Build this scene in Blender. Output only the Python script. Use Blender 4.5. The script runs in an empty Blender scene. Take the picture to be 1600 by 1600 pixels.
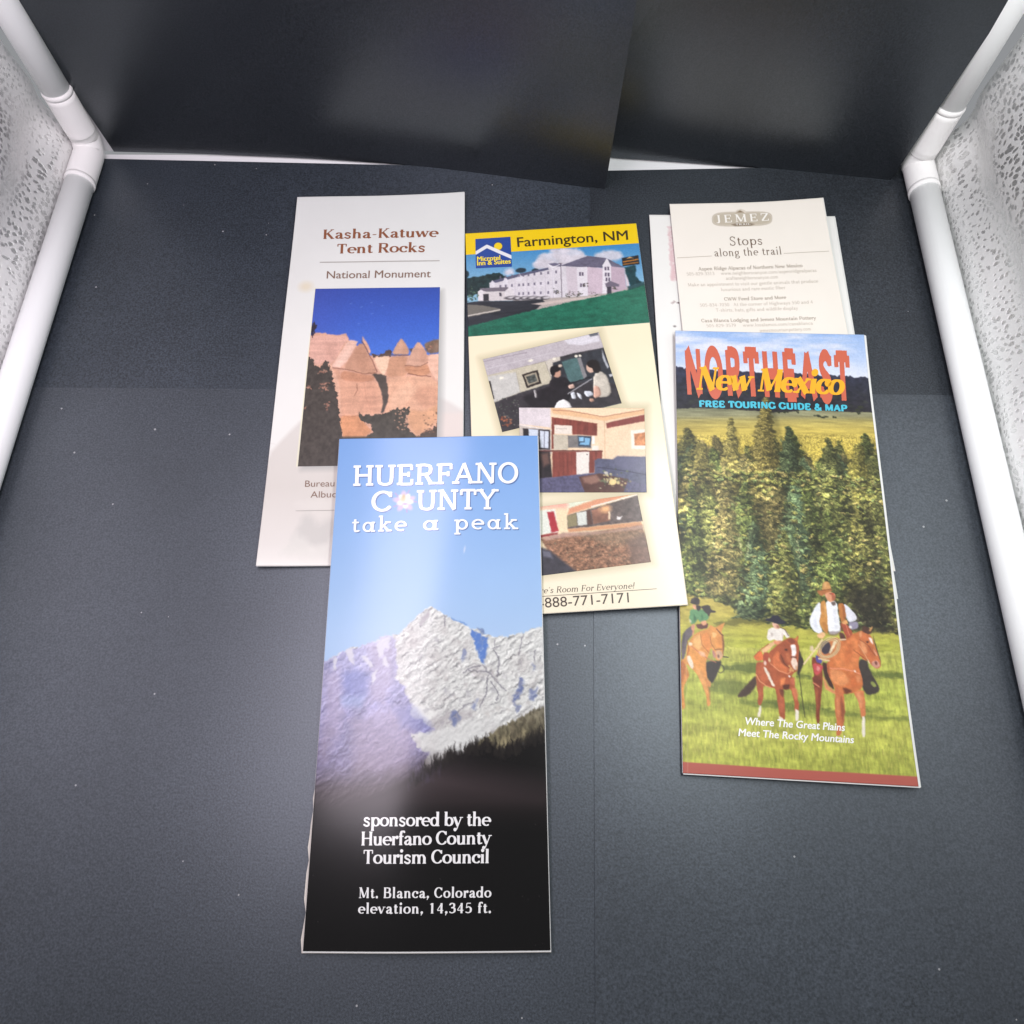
import bpy, math, random
import numpy as np
from mathutils import Matrix, Vector

rnd = random.Random(7)
RS = np.random.RandomState(11)
scene = bpy.context.scene
COL = scene.collection

# ------------------------------------------------------------------ camera, light, exposure
F_PX, H_CAM = 1136.0, 0.342
TILT, ROLL, YAW = math.radians(20.856), math.radians(-3.195), math.radians(4.454)


def cam_axes():
    c, s = math.cos(TILT), math.sin(TILT)
    fwd = np.array([0, s, -c]); up = np.array([0, c, s]); right = np.array([1.0, 0, 0])
    cr, sr = math.cos(ROLL), math.sin(ROLL)
    r2 = cr * right + sr * up
    u2 = -sr * right + cr * up
    cy, sy = math.cos(YAW), math.sin(YAW)
    A = np.array([[cy, -sy, 0], [sy, cy, 0], [0, 0, 1]])
    return A @ r2, A @ u2, A @ fwd


CR, CU, CF = cam_axes()
cam_data = bpy.data.cameras.new('camera')
cam = bpy.data.objects.new('camera', cam_data)
COL.objects.link(cam)
M3 = np.eye(4); M3[:3, 0] = CR; M3[:3, 1] = CU; M3[:3, 2] = -CF; M3[:3, 3] = (0, 0, H_CAM)
cam.matrix_world = Matrix(M3.tolist())
cam_data.sensor_width = 36.0
cam_data.lens = 36.0 * F_PX / 1600.0
cam_data.clip_start = 0.01
cam_data.clip_end = 50.0
scene.camera = cam

world = bpy.data.worlds.new('World')
scene.world = world
world.use_nodes = True
wb = world.node_tree.nodes['Background']
wb.inputs[0].default_value = (0.93, 0.96, 1.0, 1)
wb.inputs[1].default_value = 0.30


def strip_light(name, loc, sx, sy, power, col, turn=0):
    d = bpy.data.lights.new(name, 'AREA')
    d.shape = 'RECTANGLE'; d.size = sx; d.size_y = sy
    d.energy = power; d.color = col
    o = bpy.data.objects.new(name, d)
    o.location = loc
    o.rotation_euler = (0, 0, math.radians(-turn))
    COL.objects.link(o)
    return o


strip_light('light_strip', (-0.140, 0.140, 0.315), 0.066, 0.36, 1.0, (1.0, 0.88, 0.98), 9)
strip_light('light_strip', (0.126, 0.175, 0.315), 0.062, 0.30, 0.92, (0.97, 1.0, 0.99), -4)

scene.view_settings.view_transform = 'Standard'
scene.view_settings.look = 'None'
scene.view_settings.exposure = 0.0
scene.view_settings.gamma = 1.0
scene.view_settings.use_curve_mapping = False
scene.render.engine = 'CYCLES'
scene.cycles.max_bounces = 8
scene.cycles.use_denoising = True


# ------------------------------------------------------------------ measuring the photograph
def ray(x, y):
    return (x - 800) / F_PX * CR - (y - 800) / F_PX * CU + CF


def at(x, y, z=0.0):
    d = ray(x, y)
    return np.array([0, 0, H_CAM]) + (z - H_CAM) / d[2] * d


def at_y(x, y, Y):
    d = ray(x, y)
    return np.array([0, 0, H_CAM]) + Y / d[1] * d


def zm(ox, oy, s):
    return lambda *p: [(ox + a / s, oy + b / s) for a, b in zip(p[0::2], p[1::2])]


def homography(src, dst):
    A = []
    for (x, y), (u, v) in zip(src, dst):
        A.append([x, y, 1, 0, 0, 0, -u * x, -u * y, -u])
        A.append([0, 0, 0, x, y, 1, -v * x, -v * y, -v])
    return np.linalg.svd(np.array(A, float))[2][-1].reshape(3, 3)


def hap(H, x, y):
    x = np.asarray(x, float); y = np.asarray(y, float)
    w = H[2, 0] * x + H[2, 1] * y + H[2, 2]
    return (H[0, 0] * x + H[0, 1] * y + H[0, 2]) / w, (H[1, 0] * x + H[1, 1] * y + H[1, 2]) / w


# ------------------------------------------------------------------ objects
def empty(name, loc, label, cat, group=None):
    o = bpy.data.objects.new(name, None)
    o.empty_display_size = 0.02
    o.location = loc
    COL.objects.link(o)
    o['label'] = label; o['category'] = cat
    if group: o['group'] = group
    return o


def mesh_obj(name, verts, faces, mat, parent=None, smooth=True, label=None, cat=None, group=None, kind=None):
    me = bpy.data.meshes.new(name)
    verts = np.asarray(verts, float)
    if parent is not None:
        verts = verts - np.array(top_loc(parent))
    if isinstance(faces, np.ndarray):
        n, k = faces.shape
        me.vertices.add(len(verts)); me.vertices.foreach_set('co', verts.ravel().astype(np.float32))
        me.loops.add(n * k); me.loops.foreach_set('vertex_index', faces.ravel().astype(np.int32))
        me.polygons.add(n)
        me.polygons.foreach_set('loop_start', (np.arange(n) * k).astype(np.int32))
        me.polygons.foreach_set('loop_total', np.full(n, k, np.int32))
        me.update(calc_edges=True)
        me.validate()
    else:
        me.from_pydata([tuple(v) for v in verts], [], faces)
        me.update()
    me.polygons.foreach_set('use_smooth', np.full(len(me.polygons), bool(smooth)))
    me.materials.append(mat)
    o = bpy.data.objects.new(name, me)
    COL.objects.link(o)
    if parent is not None: o.parent = parent
    if label: o['label'] = label
    if cat: o['category'] = cat
    if group: o['group'] = group
    if kind: o['kind'] = kind
    return o


def top_loc(o):
    v = Vector((0, 0, 0))
    while o is not None:
        v += o.location
        o = o.parent
    return v


# ------------------------------------------------------------------ materials
def new_mat(name):
    m = bpy.data.materials.new(name); m.use_nodes = True
    return m, m.node_tree.nodes, m.node_tree.links, m.node_tree.nodes['Principled BSDF']


def plain(name, col, rough=0.5, spec=0.5, metal=0.0, bump=None):
    m, N, L, b = new_mat(name)
    b.inputs['Base Color'].default_value = (*col, 1)
    b.inputs['Roughness'].default_value = rough
    b.inputs['Specular IOR Level'].default_value = spec
    b.inputs['Metallic'].default_value = metal
    if bump:
        add_bump(N, L, b, *bump)
    return m


def add_bump(N, L, b, scale, strength, dist=0.0002):
    tc = N.new('ShaderNodeTexCoord'); no = N.new('ShaderNodeTexNoise'); bu = N.new('ShaderNodeBump')
    no.inputs['Scale'].default_value = scale; no.inputs['Detail'].default_value = 4
    bu.inputs['Strength'].default_value = strength; bu.inputs['Distance'].default_value = dist
    L.new(tc.outputs['Object'], no.inputs['Vector']); L.new(no.outputs['Fac'], bu.inputs['Height'])
    L.new(bu.outputs['Normal'], b.inputs['Normal'])
    return tc, bu


def print_mat(name, rough, spec=0.5, coat=0.0, coat_rough=0.1, bump=(900, 0.15, 0.00005)):
    m, N, L, b = new_mat(name)
    a = N.new('ShaderNodeAttribute'); a.attribute_name = 'print'
    L.new(a.outputs['Color'], b.inputs['Base Color'])
    b.inputs['Roughness'].default_value = rough
    b.inputs['Specular IOR Level'].default_value = spec
    b.inputs['Coat Weight'].default_value = coat
    b.inputs['Coat Roughness'].default_value = coat_rough
    if bump: add_bump(N, L, b, *bump)
    return m


def card_mat(name, base, rough, seed, spec=0.5, specks=0.93, ior=1.5):
    """black craft card: fibrous grain, fine tooth, tiny pale dust specks"""
    m, N, L, b = new_mat(name)
    tc = N.new('ShaderNodeTexCoord')
    mp = N.new('ShaderNodeMapping'); mp.inputs['Location'].default_value = (seed * 3.1, seed * 1.7, 0)
    L.new(tc.outputs['Object'], mp.inputs['Vector'])
    n1 = N.new('ShaderNodeTexNoise'); n1.inputs['Scale'].default_value = 1120; n1.inputs['Detail'].default_value = 3
    n2 = N.new('ShaderNodeTexNoise'); n2.inputs['Scale'].default_value = 14; n2.inputs['Detail'].default_value = 5
    L.new(mp.outputs[0], n1.inputs['Vector']); L.new(mp.outputs[0], n2.inputs['Vector'])
    r1 = N.new('ShaderNodeMapRange'); r1.inputs[1].default_value = 0.3; r1.inputs[2].default_value = 0.75
    r1.inputs[3].default_value = 0.33; r1.inputs[4].default_value = 1.95
    L.new(n1.outputs['Fac'], r1.inputs[0])
    r2 = N.new('ShaderNodeMapRange'); r2.inputs[1].default_value = 0.3; r2.inputs[2].default_value = 0.7
    r2.inputs[3].default_value = 0.82; r2.inputs[4].default_value = 1.2
    L.new(n2.outputs['Fac'], r2.inputs[0])
    mu = N.new('ShaderNodeMath'); mu.operation = 'MULTIPLY'
    L.new(r1.outputs[0], mu.inputs[0]); L.new(r2.outputs[0], mu.inputs[1])
    mx = N.new('ShaderNodeMix'); mx.data_type = 'RGBA'; mx.blend_type = 'MULTIPLY'; mx.inputs[0].default_value = 1
    mx.inputs[6].default_value = (*base, 1)
    L.new(mu.outputs[0], mx.inputs[7])
    # dust specks
    vo = N.new('ShaderNodeTexVoronoi'); vo.voronoi_dimensions = '2D'; vo.inputs['Scale'].default_value = 75
    L.new(mp.outputs[0], vo.inputs['Vector'])
    sep = N.new('ShaderNodeSeparateColor'); L.new(vo.outputs['Color'], sep.inputs[0])
    gt = N.new('ShaderNodeMath'); gt.operation = 'GREATER_THAN'; gt.inputs[1].default_value = specks
    L.new(sep.outputs[0], gt.inputs[0])
    sz = N.new('ShaderNodeMath'); sz.operation = 'MULTIPLY'; sz.inputs[1].default_value = 0.042
    L.new(sep.outputs[1], sz.inputs[0])
    lt = N.new('ShaderNodeMath'); lt.operation = 'LESS_THAN'
    L.new(vo.outputs['Distance'], lt.inputs[0]); L.new(sz.outputs[0], lt.inputs[1])
    an = N.new('ShaderNodeMath'); an.operation = 'MULTIPLY'
    L.new(gt.outputs[0], an.inputs[0]); L.new(lt.outputs[0], an.inputs[1])
    am = N.new('ShaderNodeMath'); am.operation = 'MULTIPLY'; am.inputs[1].default_value = 0.55
    L.new(an.outputs[0], am.inputs[0])
    m2 = N.new('ShaderNodeMix'); m2.data_type = 'RGBA'
    L.new(am.outputs[0], m2.inputs[0]); L.new(mx.outputs[2], m2.inputs[6]); m2.inputs[7].default_value = (0.5, 0.5, 0.5, 1)
    L.new(m2.outputs[2], b.inputs['Base Color'])
    b.inputs['Roughness'].default_value = rough
    b.inputs['Specular IOR Level'].default_value = spec
    b.inputs['IOR'].default_value = ior
    b.inputs['Specular Tint'].default_value = (0.84, 0.92, 1.0, 1)
    bu = N.new('ShaderNodeBump'); bu.inputs['Strength'].default_value = 0.22; bu.inputs['Distance'].default_value = 0.0002
    L.new(n1.outputs['Fac'], bu.inputs['Height']); L.new(bu.outputs['Normal'], b.inputs['Normal'])
    return m


def silver_mat():
    """embossed silver lining: a pale raised web with small flat mirror-like pits"""
    m, N, L, b = new_mat('silver_lining')
    b.inputs['Metallic'].default_value = 1.0
    tc = N.new('ShaderNodeTexCoord')
    sx = N.new('ShaderNodeSeparateXYZ'); cx = N.new('ShaderNodeCombineXYZ')
    L.new(tc.outputs['Object'], sx.inputs[0]); L.new(sx.outputs['Y'], cx.inputs['X']); L.new(sx.outputs['Z'], cx.inputs['Y'])
    no = N.new('ShaderNodeTexNoise'); no.inputs['Scale'].default_value = 90; no.inputs['Detail'].default_value = 2
    L.new(tc.outputs['Object'], no.inputs['Vector'])
    nf = N.new('ShaderNodeTexNoise'); nf.inputs['Scale'].default_value = 22; nf.inputs['Detail'].default_value = 2
    L.new(tc.outputs['Object'], nf.inputs['Vector'])
    ad = N.new('ShaderNodeMix'); ad.data_type = 'VECTOR'; ad.inputs[0].default_value = 0.006
    L.new(cx.outputs[0], ad.inputs[4]); L.new(no.outputs['Color'], ad.inputs[5])
    vo = N.new('ShaderNodeTexVoronoi'); vo.feature = 'F1'; vo.voronoi_dimensions = '2D'; vo.inputs['Scale'].default_value = 300
    vo.inputs['Randomness'].default_value = 0.85
    L.new(ad.outputs[1], vo.inputs['Vector'])
    sep = N.new('ShaderNodeSeparateColor'); L.new(vo.outputs['Color'], sep.inputs[0])
    thr = N.new('ShaderNodeMapRange'); thr.inputs[3].default_value = 0.24; thr.inputs[4].default_value = 0.44
    L.new(sep.outputs[0], thr.inputs[0])
    fl = N.new('ShaderNodeMapRange'); fl.inputs[1].default_value = 0.36; fl.inputs[2].default_value = 0.56
    fl.inputs[3].default_value = 0.62; fl.inputs[4].default_value = 1.0
    L.new(nf.outputs['Fac'], fl.inputs[0])
    tm = N.new('ShaderNodeMath'); tm.operation = 'MULTIPLY'
    L.new(thr.outputs[0], tm.inputs[0]); L.new(fl.outputs[0], tm.inputs[1])
    df = N.new('ShaderNodeMath'); df.operation = 'SUBTRACT'
    L.new(vo.outputs['Distance'], df.inputs[0]); L.new(tm.outputs[0], df.inputs[1])
    web = N.new('ShaderNodeMapRange'); web.interpolation_type = 'SMOOTHSTEP'
    web.inputs[1].default_value = -0.05; web.inputs[2].default_value = 0.09
    L.new(df.outputs[0], web.inputs[0])
    ro = N.new('ShaderNodeMapRange'); ro.inputs[3].default_value = 0.42; ro.inputs[4].default_value = 0.55
    L.new(web.outputs[0], ro.inputs[0]); L.new(ro.outputs[0], b.inputs['Roughness'])
    mt = N.new('ShaderNodeMapRange'); mt.inputs[3].default_value = 0.94; mt.inputs[4].default_value = 0.55
    L.new(web.outputs[0], mt.inputs[0]); L.new(mt.outputs[0], b.inputs['Metallic'])
    b.inputs['Base Color'].default_value = (0.82, 0.82, 0.815, 1)
    n2 = N.new('ShaderNodeTexNoise'); n2.inputs['Scale'].default_value = 500; n2.inputs['Detail'].default_value = 2
    L.new(tc.outputs['Object'], n2.inputs['Vector'])
    hs = N.new('ShaderNodeMath'); hs.operation = 'MULTIPLY_ADD'; hs.inputs[1].default_value = 0.3
    L.new(n2.outputs['Fac'], hs.inputs[0]); L.new(web.outputs[0], hs.inputs[2])
    bu = N.new('ShaderNodeBump'); bu.inputs['Strength'].default_value = 0.4; bu.inputs['Distance'].default_value = 0.0005
    L.new(hs.outputs[0], bu.inputs['Height']); L.new(bu.outputs['Normal'], b.inputs['Normal'])
    return m


M = {}
M['plastic'] = plain('white_plastic', (0.86, 0.875, 0.87), 0.36, 0.35)
M['plastic_joint'] = plain('white_plastic_joint', (0.86, 0.845, 0.835), 0.46, 0.3)
M['white_sheet'] = plain('white_sheet', (0.80, 0.80, 0.81), 0.5)
M['silver'] = silver_mat()
M['paper'] = plain('white_paper', (0.66, 0.66, 0.645), 0.6, 0.3, bump=(700, 0.2, 0.0001))
M['paper_torn'] = plain('torn_paper', (0.62, 0.58, 0.52), 0.8, 0.2)


def lin(c):
    c = np.asarray(c, float) / 255.0
    return np.where(c <= 0.04045, c / 12.92, ((c + 0.055) / 1.055) ** 2.4)


_inks = {}


def ink(name, rgb, rough=0.4, coat=0.0):
    if name not in _inks:
        m, N, L, b = new_mat(name)
        b.inputs['Base Color'].default_value = (*(lin(rgb) * .78), 1)
        b.inputs['Roughness'].default_value = rough
        b.inputs['Coat Weight'].default_value = coat
        b.inputs['Coat Roughness'].default_value = 0.15
        _inks[name] = m
    return _inks[name]


# ------------------------------------------------------------------ printing: a canvas of ink on paper
def chaikin(P, k=2):
    P = np.asarray(P, float)
    for _ in range(k):
        Q = np.roll(P, -1, 0)
        P = np.stack([P * .8 + Q * .2, P * .2 + Q * .8], 1).reshape(-1, 2)
    return P


class Canvas:
    def __init__(self, corners, w, h, base=(255, 255, 255)):
        self.w, self.h = w, h
        self.rel = None
        self.H = homography(corners, [(0, 0), (w - 1, 0), (w - 1, h - 1), (0, h - 1)])
        self.img = np.empty((h, w, 3)); self.img[:] = base
        self.c, self.r = np.meshgrid(np.arange(w, dtype=float), np.arange(h, dtype=float))
        self.X, self.Y = hap(np.linalg.inv(self.H), self.c, self.r)

    def pts(self, P):
        P = np.asarray(P, float)
        a, b = hap(self.H, P[:, 0], P[:, 1])
        return np.c_[a, b]

    def noise(self, sx, sy=None, octaves=4, seed=0, gain=0.5, rot=0.0):
        sy = sy or sx
        C_, R_ = self.c, self.r
        if rot:
            a = math.radians(rot)
            C_ = math.cos(a) * self.c + math.sin(a) * self.r; R_ = -math.sin(a) * self.c + math.cos(a) * self.r
            C_ = C_ - C_.min(); R_ = R_ - R_.min()
        rs = np.random.RandomState(seed)
        out = np.zeros((self.h, self.w)); amp = 1.0; tot = 0
        for o in range(octaves):
            gx, gy = C_ / sx, R_ / sy
            nx, ny = int(gx.max()) + 3, int(gy.max()) + 3
            g = rs.rand(ny, nx)
            ix, iy = gx.astype(int), gy.astype(int)
            fx, fy = gx - ix, gy - iy
            fx = fx * fx * (3 - 2 * fx); fy = fy * fy * (3 - 2 * fy)
            v = (g[iy, ix] * (1 - fx) + g[iy, ix + 1] * fx) * (1 - fy) + (g[iy + 1, ix] * (1 - fx) + g[iy + 1, ix + 1] * fx) * fy
            out += amp * v; tot += amp; amp *= gain; sx = max(sx / 2, 0.7); sy = max(sy / 2, 0.7)
        return out / tot

    def mask_poly(self, P, soft=0.7, rough=None):
        """coverage 0..1 and the slice it lives in; P in photo pixels"""
        Q = self.pts(P)
        pad = soft + 2 + (np.abs(rough).max() if rough is not None else 0)
        x0 = max(int(Q[:, 0].min() - pad), 0); x1 = min(int(Q[:, 0].max() + pad) + 2, self.w)
        y0 = max(int(Q[:, 1].min() - pad), 0); y1 = min(int(Q[:, 1].max() + pad) + 2, self.h)
        if x1 <= x0 or y1 <= y0: return None, None
        c, r = self.c[y0:y1, x0:x1], self.r[y0:y1, x0:x1]
        ins = np.zeros(c.shape, bool); d2 = np.full(c.shape, 1e9)
        n = len(Q)
        for i in range(n):
            ax, ay = Q[i]; bx, by = Q[(i + 1) % n]
            if ay != by:
                cond = (ay > r) != (by > r)
                ins ^= cond & (c < (bx - ax) * (r - ay) / (by - ay) + ax)
            ex, ey = bx - ax, by - ay
            t = np.clip(((c - ax) * ex + (r - ay) * ey) / max(ex * ex + ey * ey, 1e-9), 0, 1)
            d2 = np.minimum(d2, (c - ax - t * ex) ** 2 + (r - ay - t * ey) ** 2)
        sd = np.where(ins, 1, -1) * np.sqrt(d2)
        self.sd = sd
        if rough is not None: sd = sd + rough[y0:y1, x0:x1]
        return np.clip(0.5 + sd / (2 * soft), 0, 1), (slice(y0, y1), slice(x0, x1))

    def put(self, m, sl, col, a=1.0):
        if m is None: return
        col = np.asarray(col, float)
        if col.ndim == 3: col = col[sl]
        m = (m * a)[..., None]
        self.img[sl] = self.img[sl] * (1 - m) + col * m

    def poly(self, P, col, soft=0.7, a=1.0, rough=None):
        if self.rel:
            P = chaikin(P, 1)
        m, sl = self.mask_poly(P, soft, rough)
        if m is not None and self.rel and min(m.shape) > 3:
            R, amt = self.rel
            f = np.clip(self.sd / R, 0, 1); f = np.sqrt(f * (2 - f)) * R
            gy, gx = np.gradient(f)
            sh = 1 + amt * np.clip(gx * .85 + gy * .5, -1, 1)
            col = np.asarray(col, float)
            full = np.ones_like(self.img) * col
            full[sl] = full[sl] * sh[..., None]
            col = full
        self.put(m, sl, col, a)

    def blob(self, x, y, rx, ry, col, a=1.0, ang=0.0, soft=None, raster=False):
        if soft is None: soft = min(max(.8 / min(rx, ry), .12), .55)
        if not raster:
            (x, y), = self.pts([(x, y)])
        R = max(rx, ry) * 1.6 + 1
        x0 = max(int(x - R), 0); x1 = min(int(x + R) + 2, self.w); y0 = max(int(y - R), 0); y1 = min(int(y + R) + 2, self.h)
        if x1 <= x0 or y1 <= y0: return
        c, r = self.c[y0:y1, x0:x1] - x, self.r[y0:y1, x0:x1] - y
        if ang:
            ca, sa = math.cos(ang), math.sin(ang)
            c, r = ca * c + sa * r, -sa * c + ca * r
        d = np.sqrt((c / rx) ** 2 + (r / ry) ** 2)
        m = np.clip((1 + soft - d) / (2 * soft), 0, 1)
        self.put(m, (slice(y0, y1), slice(x0, x1)), col, a)

    def line(self, P, width, col, a=1.0, soft=0.6, closed=False):
        Q = self.pts(P)
        if closed: Q = np.vstack([Q, Q[:1]])
        pad = width + soft + 2
        x0 = max(int(Q[:, 0].min() - pad), 0); x1 = min(int(Q[:, 0].max() + pad) + 2, self.w)
        y0 = max(int(Q[:, 1].min() - pad), 0); y1 = min(int(Q[:, 1].max() + pad) + 2, self.h)
        if x1 <= x0 or y1 <= y0: return
        c, r = self.c[y0:y1, x0:x1], self.r[y0:y1, x0:x1]
        d2 = np.full(c.shape, 1e9)
        for (ax, ay), (bx, by) in zip(Q[:-1], Q[1:]):
            ex, ey = bx - ax, by - ay
            t = np.clip(((c - ax) * ex + (r - ay) * ey) / max(ex * ex + ey * ey, 1e-9), 0, 1)
            d2 = np.minimum(d2, (c - ax - t * ex) ** 2 + (r - ay - t * ey) ** 2)
        self.put(np.clip(0.5 + (width / 2 - np.sqrt(d2)) / (2 * soft) * 1.0, 0, 1), (slice(y0, y1), slice(x0, x1)), col, a)

    def warp(self, amp, scale, seed, P=None, soft=6):
        """jostle the picture by small irregular offsets so that drawn shapes lose their regular outlines"""
        dx = (self.noise(scale, seed=seed, octaves=3) - .5) * 2 * amp
        dy = (self.noise(scale, seed=seed + 1, octaves=3) - .5) * 2 * amp
        if P is not None:
            m, sl = self.mask_poly(P, soft)
            k = np.zeros((self.h, self.w)); k[sl] = m
            dx, dy = dx * k, dy * k
        x = np.clip(self.c + dx, 0, self.w - 1.001); y = np.clip(self.r + dy, 0, self.h - 1.001)
        ix, iy = x.astype(int), y.astype(int); fx, fy = (x - ix)[..., None], (y - iy)[..., None]
        g = self.img
        self.img = (g[iy, ix] * (1 - fx) + g[iy, ix + 1] * fx) * (1 - fy) + (g[iy + 1, ix] * (1 - fx) + g[iy + 1, ix + 1] * fx) * fy

    def grain(self, amt, seed, scale=1.6):
        self.img = tint(self.img, self.noise(scale, seed=seed, octaves=2), amt)

    def vgrad(self, stops, coord=None):
        """colour field from photo-pixel rows"""
        Y = self.Y if coord is None else coord
        ys = [s[0] for s in stops]; cs = np.array([s[1] for s in stops], float)
        return np.stack([np.interp(Y, ys, cs[:, k]) for k in range(3)], -1)


def tint(field, n, amt):
    return field * (1 + amt * (n[..., None] - 0.5) * 2)


# ------------------------------------------------------------------ sheets of paper
class Panel:
    """a sheet with four corners in the place; u runs along its top edge, v down it"""
    def __init__(self, px, z, wave=0.0, seed=0, complete=None):
        px = [p if p else None for p in px]
        if complete is not None:
            w = [at(*p, 0) if p else None for p in px]
            i = complete
            q = w[(i + 1) % 4] + w[(i - 1) % 4] - w[(i + 2) % 4]
            px[i] = to_px(q)
        self.px = px
        self.W = [at(*p, zz) for p, zz in zip(px, z)]
        self.H = homography(px, [(0, 0), (1, 0), (1, 1), (0, 1)])
        self.wave, self.ph = wave, seed
        self.bow = 0.0
        self.curl = (0, 0, 0, 0)      # lift of the TL, TR, BR, BL corners

    def S(self, u, v, dz=0.0):
        u = np.asarray(u, float); v = np.asarray(v, float)
        a, b, c, d = [p[None] for p in self.W]
        uu, vv = u.ravel()[:, None], v.ravel()[:, None]
        P = a * (1 - uu) * (1 - vv) + b * uu * (1 - vv) + c * uu * vv + d * (1 - uu) * vv
        s = self.ph
        w = np.sin(uu * 5.1 + 2.3 * vv + s) * 0.5 + np.sin(vv * 9.7 - uu * 3.1 + 1.7 * s) * 0.35 + np.sin(uu * 11 + vv * 4 + s * 2.1) * 0.15
        z = self.wave * w + self.bow * (4 * uu * (1 - uu))
        u1, v1 = uu[:, 0], vv[:, 0]
        for h_, cu, cv_ in zip(self.curl, (0, 1, 1, 0), (0, 0, 1, 1)):
            if h_: z = z + (h_ * np.clip(1 - (np.abs(u1 - cu) * .9 + np.abs(v1 - cv_) * 2.2) / .5, 0, 1) ** 2)[:, None]
        P = P.copy(); P[:, 2] += z[:, 0] + np.broadcast_to(np.asarray(dz, float).ravel(), (len(P),))
        return P

    def uv(self, P):
        P = np.asarray(P, float)
        return hap(self.H, P[:, 0], P[:, 1])


def to_px(P):
    d = np.asarray(P, float) - np.array([0, 0, H_CAM])
    return 800 + F_PX * (d @ CR) / (d @ CF), 800 - F_PX * (d @ CU) / (d @ CF)


def grid_faces(w, h, off=0):
    i = (np.arange(h - 1)[:, None] * w + np.arange(w - 1)[None]).ravel() + off
    return np.stack([i, i + w, i + w + 1, i + 1], -1)


def printed(name, panel, canvas, mat, parent, corners=None, dz=0.0, k=1.0, skirt=0.00012, rc=None, label=None):
    """the printed sheet itself: a fine grid with the ink as a colour attribute; corners = its quad on the panel in photo pixels"""
    w, h = canvas.w, canvas.h
    if corners is None:
        u, v = np.meshgrid(np.linspace(0, 1, w), np.linspace(0, 1, h))
    else:
        Hq = homography([(0, 0), (w - 1, 0), (w - 1, h - 1), (0, h - 1)], corners)
        X, Y = hap(Hq, canvas.c, canvas.r)
        u, v = hap(panel.H, X, Y)
    V = panel.S(u, v, dz)
    F = grid_faces(w, h)
    rim = np.concatenate([np.arange(w), np.arange(1, h) * w + w - 1, (h - 1) * w + np.arange(w - 2, -1, -1), np.arange(h - 2, 0, -1) * w])
    n = len(V); m = len(rim)
    low = V[rim].copy(); low[:, 2] -= skirt
    V = np.vstack([V, low])
    j = np.arange(m); j2 = (j + 1) % m
    F = np.vstack([F, np.stack([rim[j], rim[j2], n + j2, n + j], -1)])
    img = lin(np.clip(canvas.img, 0, 255)) * k
    flat = img.reshape(-1, 3)
    colr = np.vstack([flat, flat[rim]])
    o = mesh_obj(name, V, F, mat, parent, label=label)
    at_ = o.data.color_attributes.new('print', 'FLOAT_COLOR', 'POINT')
    at_.data.foreach_set('color', np.c_[colr, np.ones(len(colr))].astype(np.float32).ravel())
    return o


def leaf(name, panel, mat, parent, ext=(0, 0, 0, 0), ztop=-0.0001, thick=0.0003, round_px=None, label=None, corner_r=0.0, rough=0.0):
    """a paper leaf under (or as) a panel; ext = how far it peeks out left, top, right, bottom in metres"""
    W_ = np.linalg.norm(panel.W[1] - panel.W[0]); H_ = np.linalg.norm(panel.W[3] - panel.W[0])
    l, t, r, b = ext[0] / W_, ext[1] / H_, ext[2] / W_, ext[3] / H_
    nu, nv = 24, 48
    u = np.linspace(-l, 1 + r, nu); v = np.linspace(-t, 1 + b, nv)
    U, Vv = np.meshgrid(u, v)
    if corner_r:
        # round the two top corners by pulling rows in
        rr = corner_r / H_
        v = np.concatenate([np.linspace(-t, -t + rr, 8)[:-1], np.linspace(-t + rr, 1 + b, nv)])
        nv = len(v)
        U, Vv = np.meshgrid(u, v)
        f = np.clip(1 - (Vv + t) / rr, 0, 1)
        ins = corner_r / W_ * (1 - np.sqrt(np.clip(1 - f * f, 0, 1)))
        mid = (1 + r - l) / 2
        U = mid + (U - mid) * (1 - ins / ((1 + r + l) / 2) * (U > mid))
    if rough:
        rs = np.random.RandomState(5)
        j = (.25 + rs.rand(nv)) * rough / W_ * np.clip((v - .68) / .08, 0, 1)
        U[:, 0] -= j
    a = panel.S(U, Vv, ztop); bt = panel.S(U, Vv, ztop - thick)
    n = nu * nv
    F = grid_faces(nu, nv)
    rim = np.concatenate([np.arange(nu), np.arange(1, nv) * nu + nu - 1, (nv - 1) * nu + np.arange(nu - 2, -1, -1), np.arange(nv - 2, 0, -1) * nu])
    j = np.arange(len(rim)); j2 = (j + 1) % len(rim)
    F = np.vstack([F, grid_faces(nu, nv, n)[:, ::-1], np.stack([rim[j], rim[j2], n + rim[j2], n + rim[j]], -1)])
    return mesh_obj(name, np.vstack([a, bt]), F, mat, parent, smooth=False, label=label)


# ------------------------------------------------------------------ lettering: a stroke-built roman alphabet
GL = {}


def gdef(s):
    for ln in s.strip().split('\n'):
        ch, rest = ln.strip().split(' ', 1)
        adv, *pr = rest.split('|')
        GL[ch] = (float(adv), [(p.split()[0], [float(q) for q in p.split()[1:]]) for p in pr])


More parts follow.
